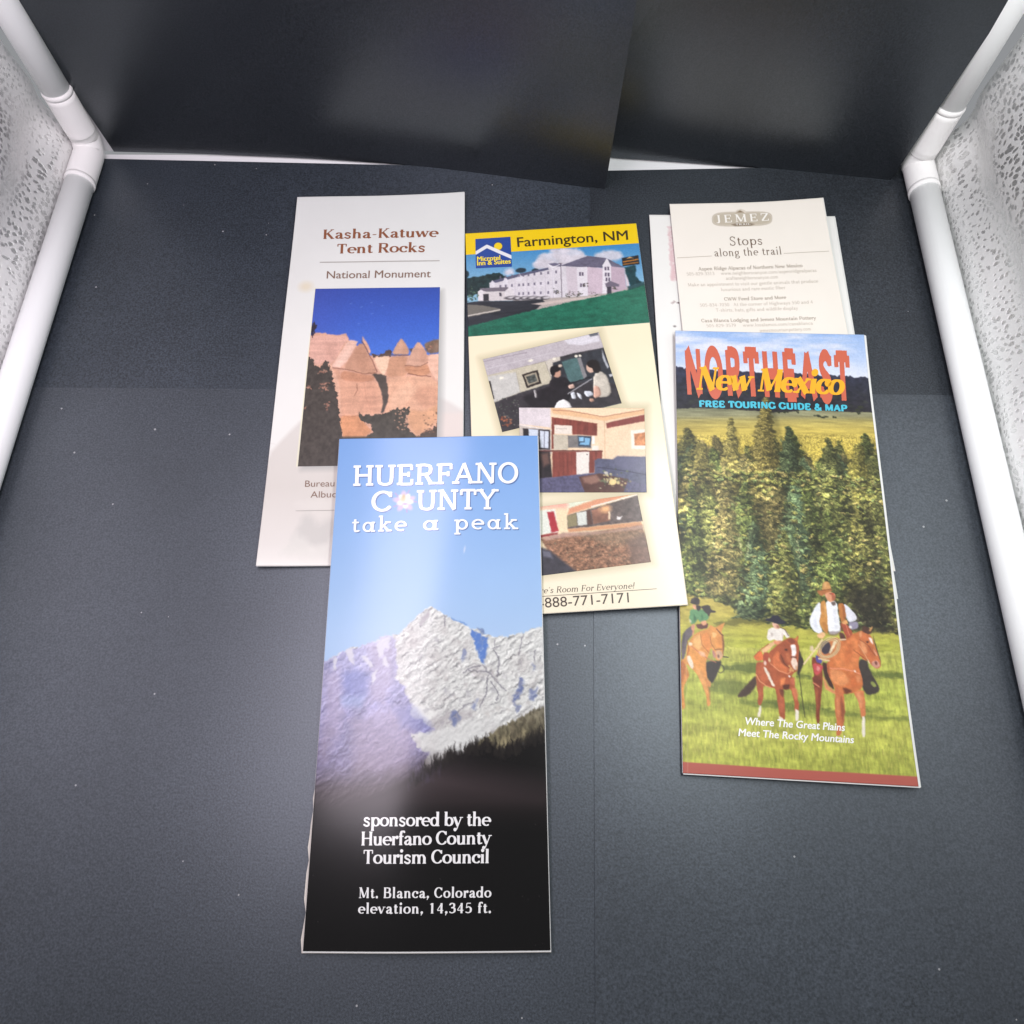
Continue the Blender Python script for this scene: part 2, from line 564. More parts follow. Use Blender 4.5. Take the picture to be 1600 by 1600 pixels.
gdef('''
A 9.4|t .9 .3 4.6 9.8|T 4.5 10 8.3 0|t 2.3 3.4 7 3.4|f .9 0|f 8.4 0
B 8.8|T 1.9 0 1.9 10|t 1.9 9.6 4.6 9.6|c 4.4 9.6 6.4 9.1 6.9 7.5 6.2 5.8 4.4 5.3|t 1.9 5.3 4.6 5.3|c 4.6 5.2 6.9 4.6 7.6 2.8 6.8 .9 4.6 .4|t 1.9 .4 4.8 .4|r 1.9 0|R 1.9 10
C 9|e 4.9 5 3.8 4.6 42 318|t 8 9.6 8 7
D 9.6|T 1.9 0 1.9 10|t 1.9 9.6 4.4 9.6|c 4.2 9.6 7.2 8.4 8.2 5 7.2 1.6 4.2 .4|t 1.9 .4 4.4 .4|r 1.9 0|R 1.9 10
E 8.2|T 1.9 0 1.9 10|t 1.9 9.6 7 9.6|t 1.9 5.2 5.6 5.2|t 1.9 .4 7.2 .4|t 6.9 9.8 6.9 7.3|t 7.2 .2 7.2 2.8|t 5.6 4 5.6 6.4|r 1.9 0|R 1.9 10
F 7.8|T 1.9 0 1.9 10|t 1.9 9.6 7 9.6|t 1.9 5.0 5.6 5.0|t 6.9 9.8 6.9 7.2|t 5.6 3.8 5.6 6.2|f 1.9 0|R 1.9 10
G 9.6|e 4.9 5 3.8 4.6 42 330|T 8.1 .6 8.1 4.4|F 7.9 4.5|t 8 9.6 8 7.2
H 9.8|T 1.9 0 1.9 10|T 7.9 0 7.9 10|t 1.9 5.1 7.9 5.1|f 1.9 0|f 7.9 0|F 1.9 10|F 7.9 10
I 4.2|T 2.1 0 2.1 10|f 2.1 0|F 2.1 10
J 5.4|T 3.2 10 3.2 2|c 3.2 2.2 2.6 .1 .8 .2|F 3.2 10
K 9.4|T 1.9 0 1.9 10|t 2.2 4.2 7.4 9.7|T 4 5.6 7.8 .2|f 1.9 0|f 7.9 0|F 1.9 10|F 7.4 10
L 7.8|T 1.9 0 1.9 10|t 1.9 .4 7 .4|t 7 .2 7 2.8|r 1.9 0|F 1.9 10
M 11.6|t 1.7 0 1.7 10|T 2 10 5.8 .6|t 5.8 .6 9.6 9.6|T 9.7 0 9.7 10|f 1.7 0|f 9.7 0|R 1.8 10|q 9.7 10
N 9.8|t 1.7 0 1.7 9.6|T 1.8 10 8 0|t 8.1 .2 8.1 10|f 1.7 0|R 1.7 10|F 8.1 10
O 9.8|e 4.9 5 3.9 4.6 0 360
P 8.4|T 1.9 0 1.9 10|t 1.9 9.6 4.6 9.6|c 4.4 9.6 6.8 8.9 7.3 7.1 6.6 5.2 4.4 4.6|t 1.9 4.6 4.6 4.6|f 1.9 0|R 1.9 10
Q 9.8|e 4.9 5 3.9 4.6 0 360|t 5 1.6 8.6 -1.4
R 9.2|T 1.9 0 1.9 10|t 1.9 9.6 4.6 9.6|c 4.4 9.6 6.6 9 7.1 7.2 6.4 5.5 4.4 5|t 1.9 5 4.6 5|T 4.8 5 7.6 .2|f 1.9 0|f 7.9 0|R 1.9 10
S 7.6|C 6.2 8.6 4.8 9.6 3 9.5 1.7 8.4 1.7 6.8 3.4 5.4 5.2 4.5 6.1 3 5.7 1.3 4.1 .4 2.3 .6 1.1 1.6|t 6.4 9.6 6.4 7.4|t 1 .4 1 2.8
T 8.4|T 4.2 0 4.2 10|t .9 9.6 7.5 9.6|t .9 9.8 .9 7.2|t 7.5 9.8 7.5 7.2|f 4.2 0
U 9.6|T 1.8 10 1.8 3.4|c 1.8 3.6 2.4 1.2 4.8 .4 7.2 1.2 7.8 3.6|T 7.8 10 7.8 3.4|F 1.8 10|F 7.8 10
V 9.2|T .9 10 4.6 .2|t 4.6 .2 8.3 10|F .9 10|F 8.3 10
W 13|T .9 10 4 .2|t 4 .2 6.5 9.4|T 6.5 9.6 9.2 .2|t 9.2 .2 12.1 10|F .9 10|F 12.1 10
X 9|T 1 10 8 0|t 1 0 8 10|f 1 0|f 8 0|F 1 10|F 8 10
Y 9|T .9 10 4.5 4.8|t 8.1 10 4.5 4.8|T 4.5 0 4.5 5|f 4.5 0|F .9 10|F 8.1 10
Z 8.4|t 1 9.6 7.4 9.6|T 7 9.4 1.4 .6|t 1 .4 7.5 .4|t 1 9.8 1 7.4|t 7.5 .2 7.5 2.6
a 7|c 1.4 5.2 2.8 6.2 4.4 5.8 5 4.4|T 5 4.6 5 1|c 5 3.8 2.8 3.3 1.4 1.9 2.2 .5 3.8 .7 5 1.8|c 5 1.2 5.5 .3 6.7 .6
@ 7.6|e 3.3 3.2 2.3 2.8 0 360|T 5.9 0 5.9 6.5|l 5.9 0|L 5.6 6.5
b 7.6|T 1.7 .4 1.7 10.4|q 1.7 10.4|e 4.2 3.3 2.5 2.9 0 360
c 6.6|e 3.8 3.3 2.8 2.9 48 312|d 5.6 5
d 7.8|e 3.4 3.3 2.5 2.9 0 360|T 6 0 6 10.4|q 6 10.4|l 6.1 0
e 7|e 3.7 3.3 2.8 2.9 8 300|t 1.2 3.5 6.3 3.5
f 4.8|T 2.3 0 2.3 8.4|c 2.3 8.2 2.9 9.7 4.2 10 5 9.4|t .7 6.3 4.5 6.3|f 2.3 0
g 7|e 3.3 4 2.1 2.2 0 360|c 2.2 1.9 1.4 .9 2.6 .2 5.2 0 6.2 -1.2 5 -2.6 2.6 -2.8 .9 -1.8 1.4 -.6 2.6 0|t 4.8 5.8 6.7 6.3
h 8|T 1.8 0 1.8 10.4|q 1.8 10.4|c 1.8 4.6 3 6 5 6 5.9 4.4|T 5.9 4.6 5.9 0|f 1.8 0|f 6 0
i 3.8|T 1.9 0 1.9 6.5|q 1.9 6.5|f 1.9 0|d 1.9 9.2
j 3.6|T 1.9 -1 1.9 6.5|q 1.9 6.5|c 1.9 -.8 1.4 -2.5 .1 -2.7|d 1.9 9.2
k 7.8|T 1.8 0 1.8 10.4|q 1.8 10.4|t 2 2.6 5.4 6.3|T 3.2 3.8 6.2 .2|f 1.8 0|f 6.3 0|F 5.5 6.5
l 3.8|T 1.9 0 1.9 10.4|q 1.9 10.4|f 1.9 0
m 12.2|T 1.8 0 1.8 6.5|q 1.8 6.5|c 1.8 4.6 3 6 4.8 6 5.9 4.4|T 6 4.6 6 0|c 6 4.6 7.2 6 9 6 10.1 4.4|T 10.2 4.6 10.2 0|f 1.8 0|f 6 0|f 10.2 0
n 8|T 1.8 0 1.8 6.5|q 1.8 6.5|c 1.8 4.6 3 6 5 6 5.9 4.4|T 5.9 4.6 5.9 0|f 1.8 0|f 6 0
o 7.4|e 3.7 3.3 2.8 2.9 0 360
p 7.8|T 1.8 -3.2 1.8 6.5|q 1.8 6.5|e 4.4 3.3 2.5 2.9 0 360|f 1.8 -3.2
q 7.6|e 3.4 3.3 2.5 2.9 0 360|T 5.9 -3.2 5.9 6.5|f 5.9 -3.2
r 5.4|T 1.8 0 1.8 6.5|q 1.8 6.5|c 1.8 4.2 2.6 5.6 4 6.1|d 4.5 5.6|f 1.8 0
s 6.2|C 4.9 5.2 3.6 6 2 5.9 1.3 4.8 2 3.8 4 2.9 4.9 1.8 4.2 .6 2.6 .4 1 1.2
t 4.8|T 2.2 8.4 2.2 1.4|c 2.2 1.7 2.8 .5 4.5 .8|t .5 6.3 4.3 6.3
u 8|T 1.8 6.5 1.8 2|c 1.8 2.2 2.4 .6 4.2 .4 5.9 1.8|T 5.9 6.5 5.9 0|q 1.8 6.5|q 5.9 6.5|l 6 0
v 7.2|T .9 6.5 3.6 .2|t 3.6 .2 6.3 6.5|F .9 6.5|F 6.3 6.5
w 10.6|T .9 6.5 3.2 .2|t 3.2 .2 5.2 6.3|T 5.2 6.5 7.4 .2|t 7.4 .2 9.7 6.5|F .9 6.5|F 9.7 6.5
x 7.2|T 1 6.5 6.2 0|t 1 0 6.2 6.5|f 1 0|f 6.2 0|F 1 6.5|F 6.2 6.5
y 7.2|T .9 6.5 3.7 .2|t 6.4 6.5 2.8 -2.4|d 1.6 -2.5|F .9 6.5|F 6.4 6.5
z 6.4|t .9 6.1 5.6 6.1|T 5.4 6 1.2 .5|t .9 .4 5.8 .4
0 7.4|e 3.7 4.9 2.7 4.5 0 360
1 7.4|T 3.8 0 3.8 9.7|t 3.8 9.4 1.8 8.4|f 3.8 0
2 7.4|c 1.3 7.4 2.2 9.1 4 9.4 5.9 7.6 4.8 4.8 1.3 .8|t 1.1 .5 6.2 .5
3 7.4|c 1.3 8.2 3 9.4 5.3 8.6 5.3 6.2 3 5.2|c 3 5.2 5.8 4.6 6 1.8 3.6 .4 1.2 1.2
4 7.4|t .8 3 5 9.4|t .8 2.8 6.8 2.8|T 4.9 0 4.9 9.6
5 7.4|t 2 9.3 6 9.3|t 2 9.3 1.6 5|c 1.6 5.2 4 6 6 4.4 5.8 1.6 3.6 .4 1.2 1
7 7.4|t 1 9.3 6.4 9.3|T 6.2 9.3 3 0
8 7.4|e 3.7 7.1 2.1 2.2 0 360|e 3.7 2.6 2.6 2.3 0 360
9 7.4|e 3.6 6.6 2.5 2.7 0 360|c 6.1 6.4 5.6 2.6 2 .4
6 7.4|e 3.7 3.1 2.6 2.7 0 360|c 1.1 3.4 1.8 7.4 5.4 9.4
. 3.2|d 1.6 .9
, 3.2|d 1.7 .9|t 1.9 .8 1 -1.8
- 5|t 1 3.6 4 3.6
! 3.6|T 1.8 3 1.8 10|d 1.8 .9
' 3|t 1.5 7.6 1.5 10
/ 5|t .6 -1 4.4 10
& 10|C 8.8 3.6 6.6 .8 3.6 .4 1.6 2.2 2.6 4.6 5.4 6.6 5.8 8.6 4.2 9.6 2.8 8.4 3.4 6.2 8.8 .6
''')
GL[' '] = (3.6, [])


def catmull(P, n=7):
    P = np.asarray(P, float)
    Q = np.vstack([2 * P[0] - P[1], P, 2 * P[-1] - P[-2]])
    out = []
    for i in range(1, len(Q) - 2):
        for t in np.linspace(0, 1, n, endpoint=False):
            out.append(0.5 * ((2 * Q[i]) + (-Q[i - 1] + Q[i + 1]) * t + (2 * Q[i - 1] - 5 * Q[i] + 4 * Q[i + 1] - Q[i + 2]) * t * t + (-Q[i - 1] + 3 * Q[i] - 3 * Q[i + 1] + Q[i + 2]) * t ** 3))
    out.append(Q[-2])
    return np.array(out)


def glyph_field(ch, st, X, Y):
    """signed field (positive inside) of one glyph at the origin"""
    W, w, S, T = st['W'], st['w'], st['S'], st['T']
    F = np.full(X.shape, -9.0)

    def box(x0, y0, x1, y1, wd):
        ex, ey = x1 - x0, y1 - y0; Ln = math.hypot(ex, ey); ex /= Ln; ey /= Ln
        cx, cy = (x0 + x1) / 2, (y0 + y1) / 2
        a = np.abs((X - cx) * ex + (Y - cy) * ey) - Ln / 2
        b = np.abs(-(X - cx) * ey + (Y - cy) * ex) - wd / 2
        return -np.maximum(a, b)

    def caps(P, rad):
        f = np.full(X.shape, -9.0)
        for (ax, ay), (bx, by), r0, r1 in zip(P[:-1], P[1:], rad[:-1], rad[1:]):
            ex, ey = bx - ax, by - ay
            t = np.clip(((X - ax) * ex + (Y - ay) * ey) / max(ex * ex + ey * ey, 1e-9), 0, 1)
            f = np.maximum(f, r0 + (r1 - r0) * t - np.hypot(X - ax - t * ex, Y - ay - t * ey))
        return f

    def rads(P, const=None):
        d = np.gradient(P, axis=0)
        ty = np.abs(d[:, 1]) / np.maximum(np.hypot(d[:, 0], d[:, 1]), 1e-9)
        return (w + (W - w) * ty ** 1.6) / 2 if const is None else np.full(len(P), const / 2)

    for k, a in GL[ch][1]:
        if k == 'T': F = np.maximum(F, box(*a, W))
        elif k == 't': F = np.maximum(F, box(*a, w))
        elif k == 'c':
            P = catmull(np.array(a).reshape(-1, 2)); F = np.maximum(F, caps(P, rads(P)))
        elif k == 'C':
            P = catmull(np.array(a).reshape(-1, 2)); F = np.maximum(F, caps(P, rads(P, 0.45 * W + 0.55 * w)))
        elif k == 'e':
            th = np.radians(np.linspace(a[4], a[5], 40))
            P = np.c_[a[0] + a[2] * np.cos(th), a[1] + a[3] * np.sin(th)]
            F = np.maximum(F, caps(P, rads(P)))
        elif k == 'd':
            F = np.maximum(F, max(0.62 * W, .55 * st.get('dot', 1)) - np.hypot(X - a[0], Y - a[1]))
        elif S > 0:
            x, y = a
            up = k in 'frl'
            x0, x1 = x - S, x + S
            if k in 'rR': x1 = x
            if k == 'R' or k == 'r': x0 = x - S
            if k == 'q': x1 = x
            if k in 'lL': x0 = x
            yy = y + T / 2 if up else y - T / 2
            F = np.maximum(F, box(x0, yy, x1, yy, T) if x1 > x0 else F)
    return F


def marching(F, xs, ys):
    """triangles covering F>0"""
    h, w = F.shape
    X, Y = np.meshgrid(xs, ys)
    P = np.stack([X, Y], -1).reshape(-1, 2); f = F.ravel()
    q = grid_faces(w, h)
    T = np.vstack([q[:, [0, 1, 2]], q[:, [0, 2, 3]]])
    ins = f[T] > 0
    n = ins.sum(1)
    out = [P[T[n == 3]]]

    def roll(Ts, ii, target):
        k = np.argmax(ii == target, axis=1)
        return np.take_along_axis(Ts, (k[:, None] + np.arange(3)) % 3, 1)

    def cut(a, b):
        t = f[a] / (f[a] - f[b])
        return P[a] + t[:, None] * (P[b] - P[a])

    t1 = roll(T[n == 1], ins[n == 1], True)
    if len(t1): out.append(np.stack([P[t1[:, 0]], cut(t1[:, 0], t1[:, 1]), cut(t1[:, 0], t1[:, 2])], 1))
    t2 = roll(T[n == 2], ins[n == 2], False)
    if len(t2):
        c1, c2 = cut(t2[:, 1], t2[:, 0]), cut(t2[:, 2], t2[:, 0])
        out.append(np.stack([P[t2[:, 1]], P[t2[:, 2]], c2], 1)); out.append(np.stack([P[t2[:, 1]], c2, c1], 1))
    return np.concatenate(out)


_tri = {}


def glyph_tris(ch, st):
    key = (ch, tuple(sorted(st.items())))
    if key not in _tri:
        if not GL[ch][1]:
            _tri[key] = np.zeros((0, 3, 2))
        else:
            n = st.get('res', 4)
            xs = np.arange(-1.6, GL[ch][0] + 1.8, 1 / n); ys = np.arange(-4, 11.4, 1 / n)
            X, Y = np.meshgrid(xs, ys)
            F = glyph_field(ch, st, X, Y)
            if st.get('grunge'):
                rs = np.random.RandomState(ord(ch))
                F = F + (rs.rand(*F.shape) - 0.62) * st['grunge']
            _tri[key] = marching(F, xs, ys)
    return _tri[key]


def serif_line(text, st, shear=0.0, track=0.0):
    out, x, ext = [], 0.0, []
    for ch in text:
        t = glyph_tris(ch, st)
        if len(t):
            t = t.copy(); t[..., 0] += x + shear * t[..., 1]
            out.append(t)
        x += GL[ch][0] + track
    P = np.concatenate(out).reshape(-1, 2)
    F = np.arange(len(P)).reshape(-1, 3)
    return P, F, 10.0


def sans_line(text, bold=0.0, shear=0.0, track=1.0):
    def get(t):
        cu = bpy.data.curves.new('t', 'FONT'); cu.body = t; cu.resolution_u = 4; cu.space_character = track
        ob = bpy.data.objects.new('t', cu); me = bpy.data.meshes.new_from_object(ob)
        P = np.array([v.co[:2] for v in me.vertices]); F = [list(p.vertices) for p in me.polygons]
        bpy.data.objects.remove(ob); bpy.data.meshes.remove(me); bpy.data.curves.remove(cu)
        return P, F
    cap = get('H')[0][:, 1].max()
    P, F = get(text)
    P[:, 0] += shear * P[:, 1]
    P = np.c_[P, np.zeros(len(P))]
    if bold:
        # a heavier weight: shifted impressions, each a hair above the last
        n = len(P); PP, FF = [], []
        for k, (dx, dy) in enumerate(((0, 0), (1, 0), (-1, 0), (0, .7), (0, -.7), (.7, .5), (-.7, -.5), (.7, -.5), (-.7, .5))):
            PP.append(P + np.array([dx * bold, dy * bold, k * 4e-6])); FF += [[q + k * n for q in f] for f in F]
        P, F = np.vstack(PP), FF
    return P, F, cap


def lettering(name, panel, parent, mat, lines, dz=0.00012, label=None):
    """lines: (geometry, start px on the baseline, end px on the baseline, cap height px). One mesh draped on the sheet."""
    V, F = [], []
    off = 0
    for (P, T, cap), a, b, ch in lines:
        x0, x1 = P[:, 0].min(), P[:, 0].max()
        s = (P[:, 0] - x0) / (x1 - x0); y = P[:, 1] / cap * ch
        a = np.array(a); b = np.array(b)
        # the letters' upright runs along the sheet's own side edge
        up = panel.px[0] * (1 - 0.0) if False else None
        mid = (a + b) / 2
        u0, v0 = panel.uv([mid]); e = 0.02
        Hi = np.linalg.inv(panel.H)
        q0 = np.array(hap(Hi, u0, v0)).ravel(); q1 = np.array(hap(Hi, u0, v0 - e)).ravel()
        d = (q1 - q0); d = d / abs(d[1])
        Q = a[None] + s[:, None] * (b - a)[None] + y[:, None] * d[None]
        u, v = panel.uv(Q)
        V.append(panel.S(u, v, dz + (P[:, 2] if P.shape[1] > 2 else np.zeros(len(P)))))
        if isinstance(T, np.ndarray): F += (T + off).tolist()
        else: F += [[i + off for i in f] for f in T]
        off += len(P)
    return mesh_obj(name, np.vstack(V), F, mat, parent, smooth=False, label=label)


def rule(name, panel, parent, mat, segs, dz=0.00012):
    for (ax, ay), (bx, by), wpx in segs:
        a = np.array([ax, ay], float); b = np.array([bx, by], float)
        n = np.array([-(b - a)[1], (b - a)[0]]); n = n / np.linalg.norm(n) * wpx / 2
        k = 12
        t = np.linspace(0, 1, k)[:, None]
        c = a + t * (b - a)
        u, v = panel.uv(np.vstack([c + n, c - n]))
        mesh_obj(name, panel.S(u, v, dz), [[i, i + 1, k + i + 1, k + i] for i in range(k - 1)], mat, parent, smooth=False)


# ------------------------------------------------------------------ the photo light box
def tube(name, P, r, mat, parent, seg=28, label=None, caps=True):
    """swept tube through points P with radius r (scalar or per point)"""
    P = np.asarray(P, float); r = np.broadcast_to(np.asarray(r, float), (len(P),))
    V, F = [], []
    d = np.gradient(P, axis=0); d /= np.linalg.norm(d, axis=1)[:, None]
    ref = np.array([0, 0, 1.0]) if abs(d[0][2]) < 0.8 else np.array([0, 1.0, 0])
    for p, t, rr in zip(P, d, r):
        a = np.cross(t, ref); a /= np.linalg.norm(a); b = np.cross(t, a)
        for k in range(seg):
            an = 2 * math.pi * k / seg
            V.append(p + rr * (math.cos(an) * a + math.sin(an) * b))
    n = len(P)
    for i in range(n - 1):
        for k in range(seg):
            F.append([i * seg + k, i * seg + (k + 1) % seg, (i + 1) * seg + (k + 1) % seg, (i + 1) * seg + k])
    if caps:
        F.append(list(range(seg))[::-1]); F.append([(n - 1) * seg + k for k in range(seg)])
    return mesh_obj(name, V, F, mat, parent, label=label)


def quad_sheet(name, P, mat, parent=None, n=(2, 2), thick=0.0003, fz=None, **kw):
    """thin sheet over four corners TL,TR,BR,BL (world); fz(u,v) adds height"""
    P = [np.array(p, float) for p in P]
    u, v = np.meshgrid(np.linspace(0, 1, n[0]), np.linspace(0, 1, n[1]))
    uu, vv = u.ravel()[:, None], v.ravel()[:, None]
    S = P[0] * (1 - uu) * (1 - vv) + P[1] * uu * (1 - vv) + P[2] * uu * vv + P[3] * (1 - uu) * vv
    if fz is not None: S = S + fz(uu[:, 0], vv[:, 0])
    nn = np.cross(P[1] - P[0], P[0] - P[3]); nn /= np.linalg.norm(nn)
    B = S - nn * thick
    w, h = n
    rim = np.concatenate([np.arange(w), np.arange(1, h) * w + w - 1, (h - 1) * w + np.arange(w - 2, -1, -1), np.arange(h - 2, 0, -1) * w])
    j = np.arange(len(rim)); j2 = (j + 1) % len(rim)
    N_ = w * h
    F = np.vstack([grid_faces(w, h), grid_faces(w, h, N_)[:, ::-1], np.stack([rim[j], rim[j2], N_ + rim[j2], N_ + rim[j]], -1)])
    return mesh_obj(name, np.vstack([S, B]), F, mat, parent, smooth=False, **kw)


LJ = at(139, 226, 0.010)           # rear left corner of the tube frame
RJ = at(1433, 250, 0.010)          # rear right corner
YB = max(LJ[1], RJ[1]) + 0.004     # back panel
FRONT = -0.16
box = empty('photo_light_box', (0, 0.1, 0), 'open white tube-framed light box with silver pebbled side lining', 'light box')

XL, XR = LJ[0], RJ[0]
ZB = -0.0012
# white base sheet and white back panel
quad_sheet('base_panel', [(XL - .012, YB, ZB), (XR + .012, YB, ZB), (XR + .012, FRONT, ZB), (XL - .012, FRONT, ZB)], M['white_sheet'], box, thick=0.002)
quad_sheet('back_panel', [(XL - .006, YB + .004, .40), (XR + .006, YB + .004, .40), (XR + .006, YB + .004, ZB), (XL - .006, YB + .004, ZB)], M['white_sheet'], box, thick=-0.001)

R_T = 0.0078
lr0 = at(129, 272, .0085); lr1 = at(13, 631, .0085)
rr0 = at(1441, 285, .0085); rr1 = at(1552, 762, .0085)


def along(a, b, y):
    return a + (b - a) * (y - a[1]) / (b[1] - a[1])


def pipes(j, a, b, post_px, side):
    end = along(a, b, FRONT)
    tube('bottom_rail', [along(a, b, a[1] - .002), along(a, b, .2), end], R_T, M['plastic'], box,
         label='straight white tube along the %s edge of the floor' % side)
    # corner connector: collar on the rail, rounded elbow, collar on the post
    q = at_y(*post_px, j[1] + 0.004)
    up = (q - j) / np.linalg.norm(q - j)
    r2 = R_T * 1.07
    arm = [along(a, b, a[1] - .006), along(a, b, a[1] + .004), along(a, b, a[1] + .012)]
    pts = arm + [j * .55 + arm[-1] * .45 + np.array([0, 0, -.0006]), j + up * .004]
    L = [j + up * t for t in (.010, .02, .034)]
    con = tube('corner_connector', catmull(pts + L, 5), r2, M['plastic_joint'], box)
    tube('collar_rim', [along(a, b, a[1] - .0075), along(a, b, a[1] - .0045)], r2 * 1.012, M['plastic_joint'], con)
    tube('corner_post', [j + up * t for t in (.03, .1, .2, .39)], R_T, M['plastic'], box)
    return up, j + up * .034, r2, con


upL, ringL, r2L, conL = pipes(LJ, lr0, lr1, (4, 0), 'left')
upR, ringR, r2R, conR = pipes(RJ, rr0, rr1, (1582, 0), 'right')
# sleeve rings where the posts leave their sleeves
tube('sleeve_ring', [ringL, ringL + upL * .0016, ringL + upL * .003], [r2L * 1.0, r2L * 1.035, r2L * .97], M['plastic_joint'], conL)
tube('sleeve_ring', [ringR, ringR + upR * .0016, ringR + upR * .003], [r2R * 1.0, r2R * 1.035, r2R * .97], M['plastic_joint'], conR)
# flat white flange at the foot of the right connector
f0, f1, f2, f3 = at(1409, 257, .0004), at(1430, 250, .0004), at(1434, 330, .0004), at(1425, 331, .0004)
quad_sheet('corner_flange', [f0, f1, f2, f3], M['plastic_joint'], box, thick=0.0008)


# silver lining on both sides: creased a little above the frame corner, slack and slightly uneven
def side_lining(sgn, a, b, j, up):
    ny, nz = 90, 60
    ys = np.linspace(j[1] + .006, FRONT, ny); zs = np.linspace(0.0, 1, nz) ** 1.3 * .40
    V = []
    for z in zs:
        for y in ys:
            base = along(a, b, y)[0] + sgn * 0.0095
            lean = up[0] / up[2]
            x = base + lean * max(z - .0085, 0) * .6 + sgn * 0.006 * math.exp(-((z - .034) / .012) ** 2) * 1.2
            x += sgn * 0.0016 * (math.sin(y * 31 + z * 40) + .6 * math.sin(y * 67 - z * 90 + 1)) * min(z / .02, 1)
            x += sgn * .010 * min(max((z - .034) / .08, 0), 1)
            V.append((x, y, z - .0005))
    F = grid_faces(ny, nz)
    return mesh_obj('side_panel', V, F, M['silver'], box)


side_lining(-1, lr0, lr1, LJ, upL)
side_lining(1, rr0, rr1, RJ, upR)

# ------------------------------------------------------------------ black card: four sheets on the floor, two standing behind
CB_REAR, CB_FRONT = (0.019, 0.022, 0.027), (0.0245, 0.0292, 0.0365)
cards = [card_mat('black_card_surface', (0.022, 0.0275, 0.036), 0.42, 0, spec=0.85), card_mat('black_card_surface', CB_REAR, 0.39, 1, spec=0.65)]
cards += [card_mat('black_card_surface', CB_FRONT, 0.43, i, spec=1.0) for i in (2, 3)]
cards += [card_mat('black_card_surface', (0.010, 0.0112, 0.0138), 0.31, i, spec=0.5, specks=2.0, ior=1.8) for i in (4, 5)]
G1 = 'black card sheets covering the floor of the light box'


def floor_card(px, z, mat, label, n=(24, 24), curl=None):
    P = [at(x, y, zz) for (x, y), zz in zip(px, z)]
    rs = np.random.RandomState(int(px[0][0]) + 3)
    p1, p2 = rs.rand(2) * 6

    def fz(u, v):
        d = np.zeros((len(u), 3))
        d[:, 2] = 0.00025 * (np.sin(u * 4 + p1) * np.sin(v * 3.3 + p2) + 1)
        if curl: d[:, 2] += curl(u, v)
        return d
    return quad_sheet('black_card', P, mat, None, n=n, thick=0.00035, fz=fz, label=label, cat='card sheet', group=G1)


floor_card([(163, 248), (930, 266), (928, 640), (30, 640)], (0, 0, 0, 0), cards[0], 'matt black card on the floor at the rear, under the brochure with tent rocks')
floor_card([(922, 268), (1413, 258), (1494, 640), (922, 640)], (.0004, .0004, .0004, .0004), cards[1], 'matt black card on the floor at the rear, under the cream trail leaflet')
LFx = -0.245
a_ = at(88, 606, .0006)
seam0, seam1 = at(926, 612, .0006), at(930, 1600, .0006)
sd = (seam1 - seam0); seam_end = seam0 + sd * 1.35
lf = np.array([along(lr0, lr1, seam_end[1])[0] + .002, seam_end[1], .0006])
sl = empty
tl = np.array([along(lr0, lr1, a_[1])[0] + .002, a_[1], .0006])


def world_card(P, mat, label, curl=None):
    def fz(u, v):
        d = np.zeros((len(u), 3))
        d[:, 2] = 0.0002 * (np.sin(u * 4 + P[0][0] * 30) * np.sin(v * 3.3) + 1)
        if curl: d[:, 2] += curl(u, v)
        return d
    return quad_sheet('black_card', P, mat, None, n=(40, 40), thick=0.00035, fz=fz, label=label, cat='card sheet', group=G1)


ext = np.array([.01, 0, 0])
world_card([tl, seam0 + ext, seam_end + ext, lf], cards[2], 'matt black card at the front left, under the foot of the mountain brochure')
tr = at(1497, 618, .0012)
rf = np.array([along(rr0, rr1, seam_end[1])[0] - .004, seam_end[1], .0012])
up1 = np.array([0, 0, .0005])
world_card([seam0 + up1, tr, rf, seam_end + up1], cards[3], 'matt black card at the front right, under the brochure with horse riders')


def standing_card(bottom_px, ltop, rtop, lean, mat, label, zoff=.0002):
    """a card leaning back against the back panel; bottom edge follows the floor, side edges follow the photographed ones"""
    B = np.array([at(x, y, zoff) for x, y in bottom_px])
    n, m = 60, 40
    s = np.r_[0, np.cumsum(np.linalg.norm(np.diff(B, axis=0), axis=1))]; s /= s[-1]
    t = np.linspace(0, 1, n)
    Bt = np.stack([np.interp(t, s, B[:, k]) for k in range(3)], -1)
    k5 = np.ones(9) / 9
    for k in range(3):
        pad = np.r_[2 * Bt[0, k] - Bt[4:0:-1, k], Bt[:, k], 2 * Bt[-1, k] - Bt[-2:-6:-1, k]]
        Bt[:, k] = np.convolve(pad, k5, 'valid')
    TL = at_y(*ltop, Bt[0, 1] + lean[0]); TR = at_y(*rtop, Bt[-1, 1] + lean[1])
    dl, dr = (TL - Bt[0]) / (TL - Bt[0])[2], (TR - Bt[-1]) / (TR - Bt[-1])[2]
    H_ = .29
    V = []
    for q in np.linspace(0, 1, m):
        z = H_ * q ** 1.2
        d = dl[None] * (1 - t[:, None]) + dr[None] * t[:, None]
        p = Bt + d * z
        p[:, 1] += .003 * np.sin(t * 3.1) * (z / .1)
        p[:, 1] = np.minimum(p[:, 1], YB + .001 + 0 * t)
        V.append(p)
    V = np.concatenate(V)
    V2 = V + np.array([0, .0004, 0])
    rim = np.concatenate([np.arange(n), np.arange(1, m) * n + n - 1, (m - 1) * n + np.arange(n - 2, -1, -1), np.arange(m - 2, 0, -1) * n])
    j = np.arange(len(rim)); j2 = (j + 1) % len(rim); N_ = n * m
    F = np.vstack([grid_faces(n, m), grid_faces(n, m, N_)[:, ::-1], np.stack([rim[j], rim[j2], N_ + rim[j2], N_ + rim[j]], -1)])
    return mesh_obj('black_card', np.vstack([V, V2]), F, mat, None, smooth=False, label=label, cat='card sheet', group='black card sheets standing at the back')


